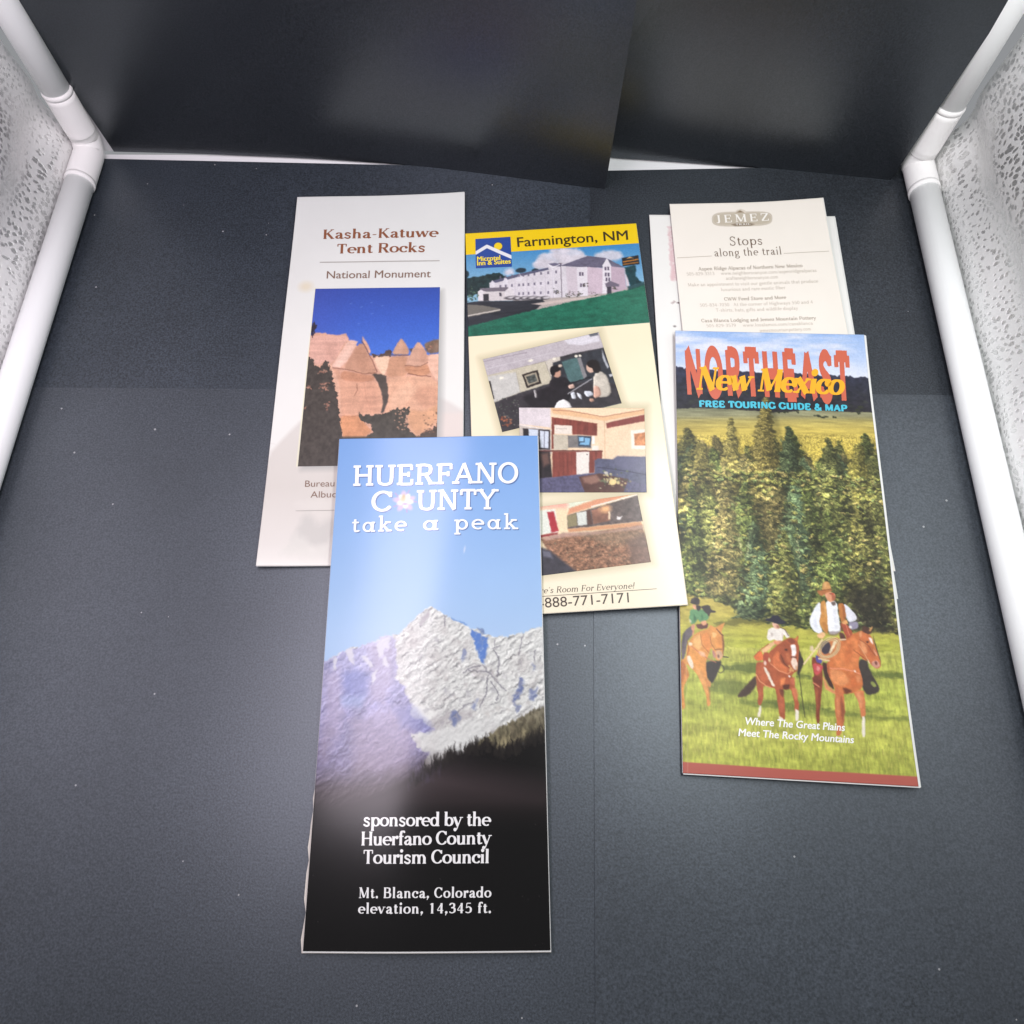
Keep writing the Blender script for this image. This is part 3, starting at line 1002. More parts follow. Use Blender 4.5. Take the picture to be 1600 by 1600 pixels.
standing_card([(178, 237), (300, 240), (480, 247), (640, 258), (780, 275), (945, 297)], (24, 0), (995, 0), (.003, .005), cards[4],
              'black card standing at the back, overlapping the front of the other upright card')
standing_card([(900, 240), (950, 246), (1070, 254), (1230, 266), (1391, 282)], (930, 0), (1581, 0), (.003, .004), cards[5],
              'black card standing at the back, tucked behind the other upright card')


# ------------------------------------------------------------------ lettering styles
ROMAN = dict(W=1.75, w=.75, S=1.35, T=.55, res=4)
ROMAN_BOLD = dict(W=2.0, w=.8, S=1.35, T=.6, res=5)
ROMAN_FINE = dict(W=1.25, w=.55, S=1.0, T=.4, res=4)
ROMAN_BODY = dict(W=1.3, w=.8, S=.9, T=.5, res=2)
ROMAN_BODYB = dict(W=1.9, w=1.0, S=1.1, T=.6, res=2)
SLAB = dict(W=1.62, w=1.22, S=1.7, T=1.1, res=5)
SLAB_LOW = dict(W=1.35, w=1.0, S=1.6, T=1.05, res=5)
SWASH = dict(W=2.7, w=1.0, S=1.5, T=.8, res=5)
POSTER = dict(W=2.85, w=2.5, S=0, T=0, res=6, grunge=.12)
HEAVY = dict(W=3.1, w=2.2, S=.9, T=2.0, res=5, grunge=.18)

P_SATIN = print_mat('satin_print', 0.45, 0.22, coat=0.1, coat_rough=0.25)
P_GLOSS = print_mat('glossy_print', 0.5, 0.06, coat=0.55, coat_rough=0.2, bump=(70, 0.16, 0.0003))
P_CARD = print_mat('coated_card_print', 0.4, 0.25, coat=0.5, coat_rough=0.2)
P_MATT = print_mat('uncoated_print', 0.6, 0.3)
LEAFLETS = 'travel brochures laid out on the black card'

# ================================================================== trail leaflet, cream, and the sheet under it
def jemez():
    z = zm(1000, 300, 4.706)
    pb = Panel([(1014.5, 336.5), (1304, 338), (1401, 932), (1051, 936)], (.0024, .0024, .0030, .0030), wave=.0003, seed=1)
    o = empty('folded_leaflet', tuple(at(1200, 640, .0008)), 'white folded sheet with a pink motif, lying beneath the cream trail leaflet', 'leaflet', LEAFLETS)
    cv = Canvas(pb.px, 220, 440, (246, 245, 240))
    n = cv.noise(40, seed=3)
    cv.img = tint(cv.img, n, .012)
    # pink upright motif with pale scribble
    cv.poly(z(203, 262, 238, 258, 288, 655, 236, 660), (228, 186, 190), soft=1.2, a=.75, rough=(cv.noise(4, seed=5) - .5) * 5)
    for i in range(26):
        y = 270 + i * 15; x = 208 + i * 1.6 + rnd.uniform(0, 26)
        cv.line(z(x, y, x + rnd.uniform(8, 26), y + rnd.uniform(-14, 14)), 1.1, (244, 236, 232), a=.8)
    cv.line(z(232, 828, 246, 822, 252, 812, 262, 818, 240, 832), .9, (150, 120, 120), a=.7)
    cv.blob(*z(290, 826)[0], 2.2, 1.0, (90, 70, 70))
    cv.blob(*z(258, 1000)[0], 1.6, 1.0, (90, 80, 80), a=.8)
    printed('front_page', pb, cv, P_MATT, o, k=.74, dz=0)
    leaf('under_leaf', pb, M['paper'], o, ztop=-.00025, thick=.0003, ext=(0, .0004, 0.0004, 0))
    leaf('under_leaf', pb, M['paper'], o, ztop=-.0007, thick=.0003, ext=(-.001, 0, .0008, .001))

    pt = Panel([(1046, 320), (1284, 312.5), (1398, 892), (1106, 896)], (.0040, .0046, .0042, .0042), wave=.0004, seed=2)
    pt.curl = (.0006, .0016, 0, 0)
    t = empty('trail_leaflet', tuple(at(1200, 600, .002)), 'cream trail leaflet listing stops, lying under the brochure with horse riders', 'leaflet', LEAFLETS)
    cv = Canvas(pt.px, 240, 460, (250, 243, 232))
    cv.img = tint(cv.img, cv.noise(60, seed=8), .014)
    # rounded badge
    bc = z(750, 198)[0]
    for grow, colr in ((3.2, (178, 164, 144)), (1.6, (232, 222, 206)), (0, (202, 191, 172))):
        P = []
        for an in np.linspace(0, 2 * math.pi, 40, endpoint=False):
            c, s = math.cos(an), math.sin(an)
            sx = math.copysign(abs(c) ** .45, c) * (213 / 4.706 + grow * .5); sy = math.copysign(abs(s) ** .62, s) * (45 / 4.706 + grow * .5)
            P.append((bc[0] + sx, bc[1] + sy - sx * .022))
        cv.poly(P, colr, soft=.6)
        if grow: cv.poly(z(690, 160, 712, 135, 740, 126, 768, 134, 790, 158), colr, soft=.6)
    cv.poly(z(705, 152, 735, 134, 765, 150), (140, 122, 96), soft=.8)
    cv.poly(z(668, 240, 700, 231, 815, 228, 845, 236, 815, 248, 700, 252), (150, 136, 116), soft=.6)
    printed('front_page', pt, cv, P_MATT, t, k=.74)
    leaf('under_leaf', pt, M['paper'], t, ztop=-.0003, thick=.0003, ext=(0, .0003, .0005, 0))
    brown = ink('brown_ink', (112, 92, 74), .6); grey = ink('grey_brown_ink', (178, 165, 150), .6); grey2 = ink('pale_grey_ink', (200, 189, 175), .6)
    lettering('badge_lettering', pt, t, ink('pale_ink', (250, 246, 238), .6), [
        (serif_line('JEMEZ', ROMAN, track=2.6), z(562, 229)[0], z(948, 211)[0], 12),
        (serif_line('TRAIL', ROMAN_BODYB, track=2), z(705, 246)[0], z(812, 242)[0], 2.6)])
    lettering('heading_lettering', pt, t, brown, [
        (serif_line('Stops', ROMAN_FINE, track=.6), z(664, 396)[0], z(900, 388)[0], 14.2),
        (serif_line('along the trail', ROMAN_FINE, track=.9), z(550, 476)[0], z(1040, 461)[0], 12.2)])
    rule('ruled_line', pt, t, grey2, [(*z(272, 487), *z(528, 472), .9), (*z(1056, 454), *z(1388, 441), .9)])
    body = [('Aspen Ridge Alpacas of Northern New Mexico', 430, 580, 1195, 556, 1),
            ('505-829-3313     www.neighborscanyon.com/aspenridgealpacas', 345, 618, 1297, 592, 0),
            ('acaft@neighborscanyon.com', 634, 647, 1015, 637, 0),
            ('Make an appointment to visit our gentle animals that produce', 355, 698, 1310, 671, 0),
            ('luxurious and rare exotic fiber', 598, 731, 1070, 716, 0),
            ('CWW Feed Store and More', 620, 802, 1076, 788, 1),
            ('505-834-7030   At the corner of Highways 550 and 4', 442, 848, 1270, 824, 0),
            ('T-shirts, hats, gifts and wildlife display', 560, 884, 1162, 868, 0),
            ('Casa Blanca Lodging and Jemez Mountain Pottery', 452, 963, 1296, 941, 1),
            ('505-829-3579     www.losalamos.com/casablanca', 490, 1000, 1272, 980, 0),
            ('jemezmountainpottery.com', 880, 1032, 1256, 1022, 0)]
    for b, mt in ((1, grey), (0, grey2)):
        lettering('body_lettering', pt, t, mt, [
            (serif_line(s, ROMAN_BODYB if b else ROMAN_BODY, track=.3), z(x0, y0)[0], z(x1, y1)[0], 5.4 if b else 5.2)
            for s, x0, y0, x1, y1, bb in body if bb == b])


jemez()


# ================================================================== horse-rider touring guide
def conifer(cv, x, yb, ht, hw, tones, seed, lit=-1, dens=1.0, flat=1.0):
    """one printed conifer: tiers of needle puffs, dark beneath and lit at the tips; x,yb in photo pixels"""
    rs = random.Random(seed)
    (cx, cy), = cv.pts([(x, yb)]); (tx, ty), = cv.pts([(x, yb - ht)])
    (hx, _), = cv.pts([(x + hw, yb)]); hw = abs(hx - cx)
    h = cy - ty
    dark, mid, light = [np.array(t, float) for t in tones]
    g0 = rs.uniform(.72, 1.16)
    dark, mid, light = dark * g0, mid * g0, light * (.5 + .5 * g0)
    # its own shade on whatever stands behind, off to the right
    cv.put(*_shade(cv, tx + hw * .3, ty + h * .1, cx + hw * .25, cy, hw * 1.05), np.array([44, 46, 32.]), .28)
    n = int(h * hw / 8.5 * dens) + 14
    bend = rs.uniform(-.2, .2) * hw
    ph = rs.uniform(0, 6); per = rs.uniform(7, 12)
    for k in range(n):
        t = (k + rs.random()) / n
        t = t ** .62
        tier = .78 + .3 * math.sin(h * t / per * 6.28 + ph)
        wv = hw * (t ** .75) * tier + 1
        dx = rs.uniform(-1, 1)
        xc = tx + (cx - tx) * t + bend * math.sin(t * 4)
        px = xc + dx * wv; py = ty + h * t + abs(dx) * 5.0 * flat
        f = rs.random() * .6 + .32 * dx * lit + .22 - .14 * t
        f = min(max(f, 0), 1)
        s = rs.uniform(.5, 1.45)
        cv.blob(px + .8, py + 2.0, 4.0 * s, 2.1 * s, dark, a=.6, raster=True, ang=.3 * dx)
        if rs.random() < .25: continue
        cv.blob(px, py, rs.uniform(2, 4.4) * s, rs.uniform(.9, 1.7) * s, dark + (mid - dark) * (.3 + .7 * f), a=.75, raster=True, ang=.4 * dx + rs.uniform(-.2, .2))
        for q in range(int(5 * f)):
            g = rs.random() * f * 1.6
            cv.blob(px + rs.uniform(-3.4, 3.0) * s, py - .7 + rs.uniform(-1.6, 1.2), rs.uniform(.7, 2.2), rs.uniform(.45, .9), mid + (light - mid) * min(g, 1), a=.75, raster=True, ang=rs.uniform(-.5, .5) + .3 * dx)


def _shade(cv, tx, ty, cx, cy, hw):
    x0 = max(int(min(tx, cx) - hw - 8), 0); x1 = min(int(max(tx, cx) + hw + 8), cv.w); y0 = max(int(ty - 4), 0); y1 = min(int(cy + 4), cv.h)
    if x1 <= x0 or y1 <= y0: return None, None
    c, r = cv.c[y0:y1, x0:x1], cv.r[y0:y1, x0:x1]
    t = np.clip((r - ty) / max(cy - ty, 1), 0, 1)
    d = np.abs(c - (tx + (cx - tx) * t)) - hw * t ** .8
    return np.clip(.5 - d / 7, 0, 1) * np.clip((r - ty) / 10, 0, 1), (slice(y0, y1), slice(x0, x1))


def riders():
    n1, n2, n3 = zm(1030, 500, 4.324), zm(1040, 740, 4.0), zm(1040, 880, 4.0)
    C = [(1055, 517), (1348.5, 525), (1433, 1229), (1067, 1208)]
    p = Panel(C, (.0068, .0072, .0044, .0044), wave=.0003, seed=4)
    p.bow = .0007; p.curl = (.0004, .0012, .0014, .0004)
    o = empty('touring_guide', tuple(at(1240, 870, .001)), 'tall satin brochure of three horse riders before a pine forest', 'brochure', LEAFLETS)
    cv = Canvas(C, 330, 720, (120, 150, 200))
    # sky with thin cloud
    sky = cv.vgrad([(515, (150, 183, 232)), (560, (186, 206, 240)), (590, (220, 228, 244))])
    cl = np.clip((cv.noise(70, 16, 5, seed=2) - .42) * 3.2 + np.interp(cv.X, [1055, 1180, 1350], [.5, .25, -.15]), 0, 1)[..., None]
    cv.img = sky * (1 - cl) + np.array([226, 230, 243]) * cl
    # dark hills with a ragged tree line
    ridge = [(115, 322), (200, 338), (330, 342), (450, 347), (560, 352), (680, 360), (800, 364), (950, 374), (1080, 378), (1200, 384), (1300, 388), (1420, 394)]
    R = []
    for (x0, y0), (x1, y1) in zip(ridge[:-1], ridge[1:]):
        for t in np.linspace(0, 1, 8, endpoint=False):
            R += [x0 + (x1 - x0) * t, y0 + (y1 - y0) * t + rnd.uniform(-11, 5)]
    hill = tint(cv.vgrad([(575, (58, 60, 84)), (600, (46, 48, 62)), (645, (42, 40, 46))]), cv.noise(7, 5, 4, seed=5), .35)
    cv.poly(n1(*R, 1450, 394, 1460, 660, 100, 640, 100, 322), hill, soft=.9)
    gl = np.clip((cv.noise(16, 8, 4, seed=9) - .55) * 4, 0, 1)
    m, sl = cv.mask_poly(n1(110, 470, 1430, 500, 1440, 640, 110, 620), 6)
    cv.put(m * gl[sl], sl, (64, 70, 58), .6)
    # open field
    fld = cv.vgrad([(636, (128, 130, 104)), (650, (148, 146, 112)), (658, (172, 160, 96)), (672, (198, 178, 92)), (700, (196, 176, 84))])
    fld = tint(fld, cv.noise(36, 3, 4, seed=6), .22)
    cv.poly(n1(100, 600, 250, 596, 500, 608, 800, 634, 1000, 612, 1250, 622, 1460, 628, 1560, 1124, 100, 1124), fld, soft=.9, rough=(cv.noise(6, 2, 3, seed=4) - .5) * 3)
    for x, y, s in ((800, 628, 9), (850, 630, 14), (930, 628, 7), (1060, 650, 16), (1110, 660, 20), (1180, 660, 10), (1345, 632, 10), (1350, 610, 22), (1360, 590, 26), (1080, 655, 10)):
        for k in range(5):
            cv.blob(*n1(x + rnd.uniform(-s, s), y + rnd.uniform(-5, 5))[0], s / 7, 1.4, (52, 56, 42), a=.8)
    # meadow
    mea = cv.vgrad([(925, (208, 194, 112)), (960, (206, 198, 104)), (1000, (204, 200, 98)), (1040, (182, 186, 88)), (1090, (172, 180, 82)), (1150, (190, 192, 90)), (1215, (174, 180, 78))])
    mea = tint(tint(mea, cv.noise(26, 8, 4, seed=12), .2), cv.noise(2.5, 9, 2, seed=13), .16)
    cv.poly(n3(60, 120, 500, 200, 1000, 300, 1500, 380, 1640, 1360, 60, 1260), mea, soft=1.5)
    # pine forest, far to near
    tones = [((50, 54, 32), (120, 124, 66), (190, 182, 108)), ((44, 50, 30), (104, 116, 60), (172, 172, 98)),
             ((58, 58, 38), (138, 126, 74), (204, 180, 116)), ((42, 52, 40), (98, 116, 78), (156, 172, 122)), ((48, 48, 32), (112, 114, 60), (190, 176, 100))]
    cv.poly(n2(40, -20, 500, -60, 1400, 40, 1500, 1000, 1200, 985, 900, 940, 500, 880, 60, 770), tint(tint(cv.vgrad([(690, (112, 116, 62)), (760, (88, 92, 50)), (840, (64, 68, 40)), (960, (46, 46, 32))]), cv.noise(12, 9, 4, seed=15), .4), cv.noise(3, 2, 3, seed=16), .3), soft=5, rough=(cv.noise(14, 12, 3, seed=17) - .5) * 26)
    sd = 0
    rows = [(716, .62), (742, .8), (775, .95), (812, 1.05), (855, 1.15), (905, 1.2)]
    for yb, sc in rows:
        x = 1046 + rnd.uniform(0, 16)
        while x < 1445:
            dy = (x - 1055) / 380 * 34
            base = yb + dy + rnd.uniform(-16, 16)
            ht = (66 + rnd.uniform(-18, 30)) * sc
            conifer(cv, x, base, ht, ht * rnd.uniform(.34, .56), tones[rnd.choice([0, 0, 1, 1, 2, 2, 3, 4])], sd); sd += 1
            x += rnd.uniform(20, 34) * (.6 + .5 * sc)
    # tall trees that stand out of the wood
    conifer(cv, 1196, 800, 180, 38, ((66, 62, 36), (150, 136, 72), (208, 188, 112)), 901, dens=1.1)
    conifer(cv, 1141, 800, 150, 24, ((64, 60, 36), (140, 130, 70), (200, 182, 110)), 902)
    conifer(cv, 1230, 790, 124, 26, ((48, 58, 40), (104, 120, 80), (150, 164, 112)), 903)
    conifer(cv, 1090, 800, 116, 34, ((66, 64, 38), (146, 136, 72), (202, 184, 110)), 904)
    conifer(cv, 1340, 830, 140, 44, ((64, 62, 34), (146, 140, 70), (212, 192, 106)), 905)
    conifer(cv, 1290, 810, 126, 40, ((52, 58, 38), (122, 128, 74), (180, 174, 104)), 906)
    # deep gaps between the trunks
    for P, a in ((n2(190, 300, 250, 250, 330, 200, 370, 220, 330, 300, 250, 380, 200, 500, 210, 700, 150, 740, 150, 500), .8), (n2(1000, 380, 1080, 340, 1110, 460, 1080, 560, 1000, 640, 980, 560), .75), (n2(1130, 560, 1230, 540, 1250, 640, 1220, 760, 1400, 790, 1440, 960, 1200, 960, 1120, 760), .75), (n2(90, 440, 150, 470, 160, 740, 100, 750), .8)):
        cv.poly(P, (34, 34, 26), soft=5, a=a, rough=(cv.noise(5, 4, 3, seed=21) - .5) * 16)
    # near spruces down to the meadow
    for x, yb, ht, hw, t in ((1100, 900, 150, 34, 0), (1205, 880, 150, 40, 2), (1165, 900, 160, 36, 1), (1300, 900, 170, 44, 0), (1260, 890, 150, 34, 1), (1370, 910, 170, 40, 4), (1175, 985, 170, 34, 3), (1240, 985, 230, 40, 3), (1225, 975, 150, 30, 0), (1110, 940, 170, 30, 0), (1130, 930, 210, 26, 2), (1290, 985, 190, 36, 1), (1385, 970, 210, 34, 0), (1345, 960, 190, 30, 4), (1080, 930, 180, 22, 1), (1405, 985, 120, 26, 4)):
        conifer(cv, x, yb, ht, hw * 1.2, tones[t], int(x), dens=1.05, flat=1.3)
    for x in (1167, 1155, 1116, 1246): cv.line([(x, 835 + rnd.uniform(-10, 20)), (x + 1, 872)], 1.2, (196, 184, 140), a=.55)
    cv.poly(n2(1140, 760, 1230, 700, 1390, 800, 1440, 990, 1200, 985, 1100, 860), (44, 40, 32), soft=6, a=.65, rough=(cv.noise(6, 4, 3, seed=25) - .5) * 18)
    big = cv.noise(34, 42, 3, seed=61); fine = cv.noise(6, 5, 3, seed=62)
    m, sl = cv.mask_poly(n2(40, -40, 400, -80, 760, -90, 1400, 30, 1500, 960, 1200, 960, 900, 920, 500, 860, 60, 760), 8)
    ff = np.clip(1.14 + (big - .38) * 1.5, .72, 1.65) * np.clip(.8 + (fine - .35) * 1.0, .7, 1.35)
    cv.img[sl] *= (1 + m * (ff[sl] - 1))[..., None]
    for i in range(1100):
        x = rnd.uniform(60, 1440); y = rnd.uniform(-40, 900) + x * .06
        if y > 760 + x * .17: continue
        (px, py), = cv.pts(n2(x, y))
        ix, iy = min(max(int(px), 0), cv.w - 1), min(max(int(py), 0), cv.h - 1)
        b0 = big[iy, ix]
        s = rnd.uniform(.5, 1.7)
        if i < 330: y0_ = rnd.uniform(-40, 40); px, py = cv.pts(n2(x, y0_ + x * .05))[0]
        if b0 < .44 and rnd.random() < .75:
            cv.blob(px, py, 3.2 * s, 2.0 * s, (38, 40, 26), a=.45, raster=True, ang=rnd.uniform(-.5, .5)); continue
        base = np.array(rnd.choice([(164, 158, 84), (136, 142, 74), (176, 158, 96), (118, 134, 80), (150, 150, 76)]), float) * (.7 + .75 * (b0 - .1))
        cv.blob(px + 1.2, py + 2.2, 3.4 * s, 1.8 * s, (46, 48, 30), a=.6, raster=True, ang=rnd.uniform(-.3, .3))
        cv.blob(px, py, 2.6 * s, 1.2 * s, base, a=.7, raster=True, ang=rnd.uniform(-.5, .5))
        for q in range(3):
            cv.blob(px + rnd.uniform(-2.6, 2) * s, py - rnd.uniform(0, 1.4), rnd.uniform(.7, 1.7) * s, rnd.uniform(.45, .85), base * 1.28 + 14, a=.75, raster=True, ang=rnd.uniform(-.5, .5))
    fp = n2(40, -240, 1380, -240, 1500, 960, 1200, 960, 900, 920, 500, 860, 60, 760)
    cv.warp(4.5, 9, 71, fp); cv.warp(2.4, 3.5, 73, fp)
    sv = cv.img.copy(); cv.grain(.34, 75, 1.8)
    m, sl = cv.mask_poly(fp, 3); keep = np.zeros((cv.h, cv.w, 1)); keep[sl] = m[..., None]
    cv.img = sv * (1 - keep) + cv.img * keep
    # grass verge in front of the wood, then shadows on the meadow
    g = (cv.noise(7, 3, 3, seed=31) - .5) * 9
    cv.poly(n3(60, 205, 150, 200, 260, 222, 400, 270, 440, 320, 380, 360, 60, 420), tint(cv.vgrad([(925, (198, 178, 96)), (985, (176, 168, 76))]), cv.noise(12, 4, 3, seed=33), .2), soft=1.5, rough=g)
    cv.poly(n3(60, 372, 400, 352, 600, 372, 800, 404, 1000, 430, 1300, 436, 1560, 460, 1560, 560, 60, 520), tint(cv.vgrad([(975, (184, 176, 82)), (1010, (178, 180, 76))]), cv.noise(14, 4, 3, seed=34), .18), soft=1.6, rough=g)
    cv.poly(n3(300, 380, 440, 350, 640, 366, 560, 388, 380, 392), (96, 92, 44), soft=2, a=.7, rough=g)
    for P, a in ((n3(340, 640, 560, 625, 620, 660, 560, 690, 360, 676), .75), (n3(830, 690, 900, 700, 905, 720, 820, 712), .8), (n3(1270, 672, 1480, 690, 1490, 724, 1290, 712), .75), (n3(230, 740, 420, 730, 560, 770, 440, 830, 250, 800), .5), (n3(440, 850, 900, 890, 1240, 950, 1520, 960, 1520, 985, 900, 950, 480, 880), .5), (n3(1240, 900, 1420, 925, 1240, 935), .55), (n3(600, 860, 900, 870, 1060, 930, 700, 900), .5)):
        cv.poly(P, (74, 88, 44), soft=2.4, a=a * .9, rough=(cv.noise(9, 3, 3, seed=36) - .5) * 7)
    for i in range(1500):
        x, y = rnd.uniform(70, 1560), rnd.uniform(470, 1330)
        if y > 1235 + (x - 105) * .06: continue
        f = (y - 450) / 800
        ln = 8 + 34 * f * rnd.random()
        c = rnd.choice([(198, 192, 96), (124, 142, 58), (178, 182, 84), (218, 204, 118), (112, 128, 54)])
        cv.line(n3(x, y, x + rnd.uniform(-6, 6), y - ln), .7 + .4 * rnd.random(), c, a=rnd.uniform(.25, .6))
    # ---- the three riders
    def patch(P, col, soft=.8, a=1.0, amt=.12, seed=51):
        cv.poly(chaikin(P, 1), tint(np.ones_like(cv.img) * np.array(col, float), tex, amt), soft=soft, a=a, rough=rf)
    rf = (cv.noise(5, seed=41) - .5) * 1.0
    tex = cv.noise(6, 5, 4, seed=51)
    r1, r2, r3 = zm(1255, 900, 6.4), zm(1140, 950, 8.42), zm(1055, 920, 8.42)
    # left: green shirt on a palomino
    patch(r3(400, 960, 530, 950, 610, 950, 570, 1080, 490, 1250, 465, 1240, 390, 1130, 396, 1040), (58, 50, 46), 1.2)
    cv.line(r3(*np.stack([592 + 44 * np.cos(np.linspace(0, 6.3, 16)), 1060 + 52 * np.sin(np.linspace(0, 6.3, 16))], -1).ravel()), 1.1, (58, 50, 44), a=.85)
    patch(r3(160, 520, 220, 490, 236, 600, 160, 690, 136, 830, 112, 960, 78, 940, 76, 720, 104, 600), (108, 98, 102))
    patch(r3(100, 600, 130, 560, 120, 700, 96, 800), (70, 66, 72), 1.5, .8)
    patch(r3(230, 620, 330, 560, 430, 530, 450, 480, 530, 520, 600, 470, 650, 440, 624, 520, 602, 570, 636, 660, 632, 800, 622, 900, 580, 950, 530, 940, 500, 850, 470, 780, 440, 860, 404, 950, 402, 1080, 430, 1250, 442, 1400, 466, 1520, 420, 1560, 402, 1400, 360, 1280, 270, 1100, 150, 990, 142, 1070, 192, 1130, 150, 1220, 112, 1280, 116, 1420, 132, 1570, 90, 1600, 74, 1300, 72, 950, 140, 900, 150, 760), (222, 152, 82))
    patch(r3(240, 640, 330, 598, 352, 760, 304, 820, 232, 740), (240, 188, 118), 1.5, .9); patch(r3(330, 620, 440, 560, 462, 720, 450, 860, 384, 760), (226, 142, 76), 1.5, .8)
    patch(r3(180, 780, 290, 830, 390, 940, 380, 1080, 300, 1060, 200, 960), (232, 160, 84), 2, .8); patch(r3(250, 1000, 340, 1080, 400, 1240, 420, 1400, 380, 1300, 300, 1140), (236, 172, 104), 1.6, .8)
    patch(r3(390, 1150, 480, 1250, 452, 1310, 400, 1250), (214, 146, 86)); patch(r3(430, 1260, 456, 1300, 462, 1500, 446, 1440), (150, 100, 62), 1.2, .6)
    patch(r3(72, 930, 140, 1000, 130, 1100, 102, 1240, 76, 1220), (186, 116, 70), 1.2); patch(r3(140, 1000, 190, 1120, 150, 1210, 130, 1120), (206, 134, 76), 1.2)
    patch(r3(450, 560, 540, 530, 600, 570, 632, 660, 625, 820, 590, 940, 540, 920, 500, 820, 470, 700), (226, 156, 84)); patch(r3(480, 570, 546, 590, 520, 650, 486, 640), (244, 196, 128), 1.4, .9)
    patch(r3(540, 620, 610, 640, 610, 780, 540, 790), (218, 142, 74), 2, .7); patch(r3(606, 580, 640, 680, 636, 830, 620, 900, 616, 720), (112, 70, 48), 1, .85)
    patch(r3(528, 820, 602, 820, 620, 890, 580, 942, 546, 920), (218, 176, 138)); cv.blob(*r3(562, 892)[0], 1.5, 2.4, (110, 76, 66), a=.8)
    patch(r3(480, 810, 520, 830, 530, 900, 500, 920), (196, 136, 138), 1.2, .8)
    cv.line(r3(518, 806, 606, 804), 1.1, (110, 74, 54)); cv.line(r3(540, 536, 620, 620), 1.3, (96, 60, 42)); cv.line(r3(460, 640, 466, 720, 520, 806), 1.0, (140, 86, 56), a=.8)
    cv.line(r3(220, 760, 300, 830, 420, 920, 530, 972), 1.3, (196, 116, 88), a=.9); patch(r3(300, 826, 380, 836, 400, 900, 330, 890), (240, 192, 160), 1.4, .8)
    patch(r3(148, 890, 200, 880, 246, 1020, 222, 1060, 170, 980), (242, 228, 204)); cv.blob(*r3(200, 730)[0], 3.2, 2.6, (240, 222, 190))
    cv.line(r3(160, 690, 180, 800, 150, 880), 1.2, (150, 84, 52), a=.8); cv.line(r3(330, 600, 350, 740, 460, 860), 1.0, (166, 96, 54), a=.8)
    patch(r3(270, 470, 430, 450, 424, 520, 340, 540, 290, 520), (104, 60, 54)); cv.line(r3(625, 900, 690, 906), 1.5, (50, 44, 40))
    patch(r3(195, 280, 250, 268, 330, 278, 384, 280, 432, 350, 442, 390, 400, 430, 330, 440, 292, 404, 262, 462, 210, 472, 186, 400), (104, 154, 106)); patch(r3(250, 330, 276, 400, 260, 450, 236, 380), (58, 104, 70), 1.2, .8); patch(r3(350, 330, 376, 380, 350, 420, 336, 370), (66, 112, 78), 1.2, .7); patch(r3(180, 400, 214, 420, 214, 456, 186, 440), (228, 220, 190), 1, .8)
    patch(r3(330, 440, 404, 420, 412, 470, 360, 492), (230, 168, 128)); patch(r3(212, 480, 262, 470, 244, 560, 208, 540), (220, 156, 124)); patch(r3(230, 550, 250, 560, 240, 630, 222, 610), (214, 140, 110), 1, .9)
    patch(r3(222, 212, 284, 220, 292, 270, 252, 278, 230, 248), (220, 164, 130)); patch(r3(272, 216, 330, 226, 336, 270, 300, 300, 278, 270), (60, 48, 46))
    patch(r3(204, 182, 210, 140, 240, 114, 290, 114, 326, 150, 326, 190, 300, 222, 200, 196, 188, 176), (62, 54, 54)); patch(r3(330, 242, 400, 220, 456, 225, 470, 280, 530, 296, 520, 320, 462, 320, 440, 372, 410, 330, 360, 280), (62, 54, 52)); patch(r3(220, 130, 260, 120, 250, 160, 220, 170), (92, 82, 80), 1.5, .6)
    # middle: child in white, black hat
    patch(r2(890, 480, 922, 600, 972, 720, 940, 800, 900, 900, 876, 860), (60, 50, 44), 1.2)
    cv.line(r2(910, 880, 930, 1100, 980, 1440), 1.3, (66, 64, 42), a=.9)
    patch(r2(340, 880, 250, 980, 90, 1150, 110, 1186, 230, 1160, 352, 1024), (76, 56, 46), 1.4)
    patch(r2(335, 740, 380, 708, 430, 720, 480, 620, 560, 540, 640, 480, 720, 420, 780, 398, 850, 410, 892, 366, 902, 390, 882, 450, 906, 520, 902, 620, 892, 750, 882, 830, 832, 862, 802, 900, 842, 960, 852, 1040, 882, 1200, 906, 1262, 892, 1370, 845, 1370, 840, 1230, 790, 1060, 730, 1084, 692, 1062, 702, 1150, 722, 1300, 716, 1486, 660, 1472, 630, 1330, 610, 1180, 590, 1060, 520, 1050, 442, 1030, 432, 1100, 440, 1180, 400, 1290, 358, 1276, 370, 1180, 350, 1040, 338, 880), (176, 92, 58))
    patch(r2(556, 640, 640, 560, 664, 700, 764, 800, 742, 866, 640, 832, 556, 764), (216, 120, 74), 1.6); patch(r2(360, 760, 440, 760, 500, 900, 480, 1000, 400, 960, 356, 880), (194, 104, 66), 2, .8)
    patch(r2(640, 500, 720, 430, 790, 480, 790, 560, 800, 640, 790, 740, 740, 764, 690, 690, 662, 600), (168, 88, 58), 1.2); patch(r2(650, 610, 700, 680, 760, 770, 700, 760, 640, 680), (124, 66, 46), 1.4, .7); patch(r2(720, 600, 780, 590, 790, 720, 750, 720), (200, 118, 78), 1.6, .7); cv.blob(*r2(732, 558)[0], 2.2, 1.6, (70, 40, 34), a=.85)
    patch(r2(740, 420, 800, 400, 860, 440, 840, 480, 790, 480), (130, 68, 50), 1.2, .9); patch(r2(850, 410, 892, 368, 890, 420, 868, 450), (206, 124, 70), .8)
    patch(r2(788, 490, 850, 488, 868, 540, 860, 642, 808, 642, 804, 560), (250, 240, 236)); patch(r2(806, 662, 860, 664, 888, 740, 872, 822, 830, 806, 798, 720), (238, 212, 194)); cv.line(r2(800, 654, 866, 654), 1.2, (70, 60, 70)); cv.blob(*r2(866, 790)[0], 1.6, 2.4, (206, 160, 120), a=.8)
    for x, y in ((776, 770), (800, 800), (822, 828), (790, 826)): cv.blob(*r2(x, y)[0], 1.6, 1.6, (222, 178, 116), a=.85)
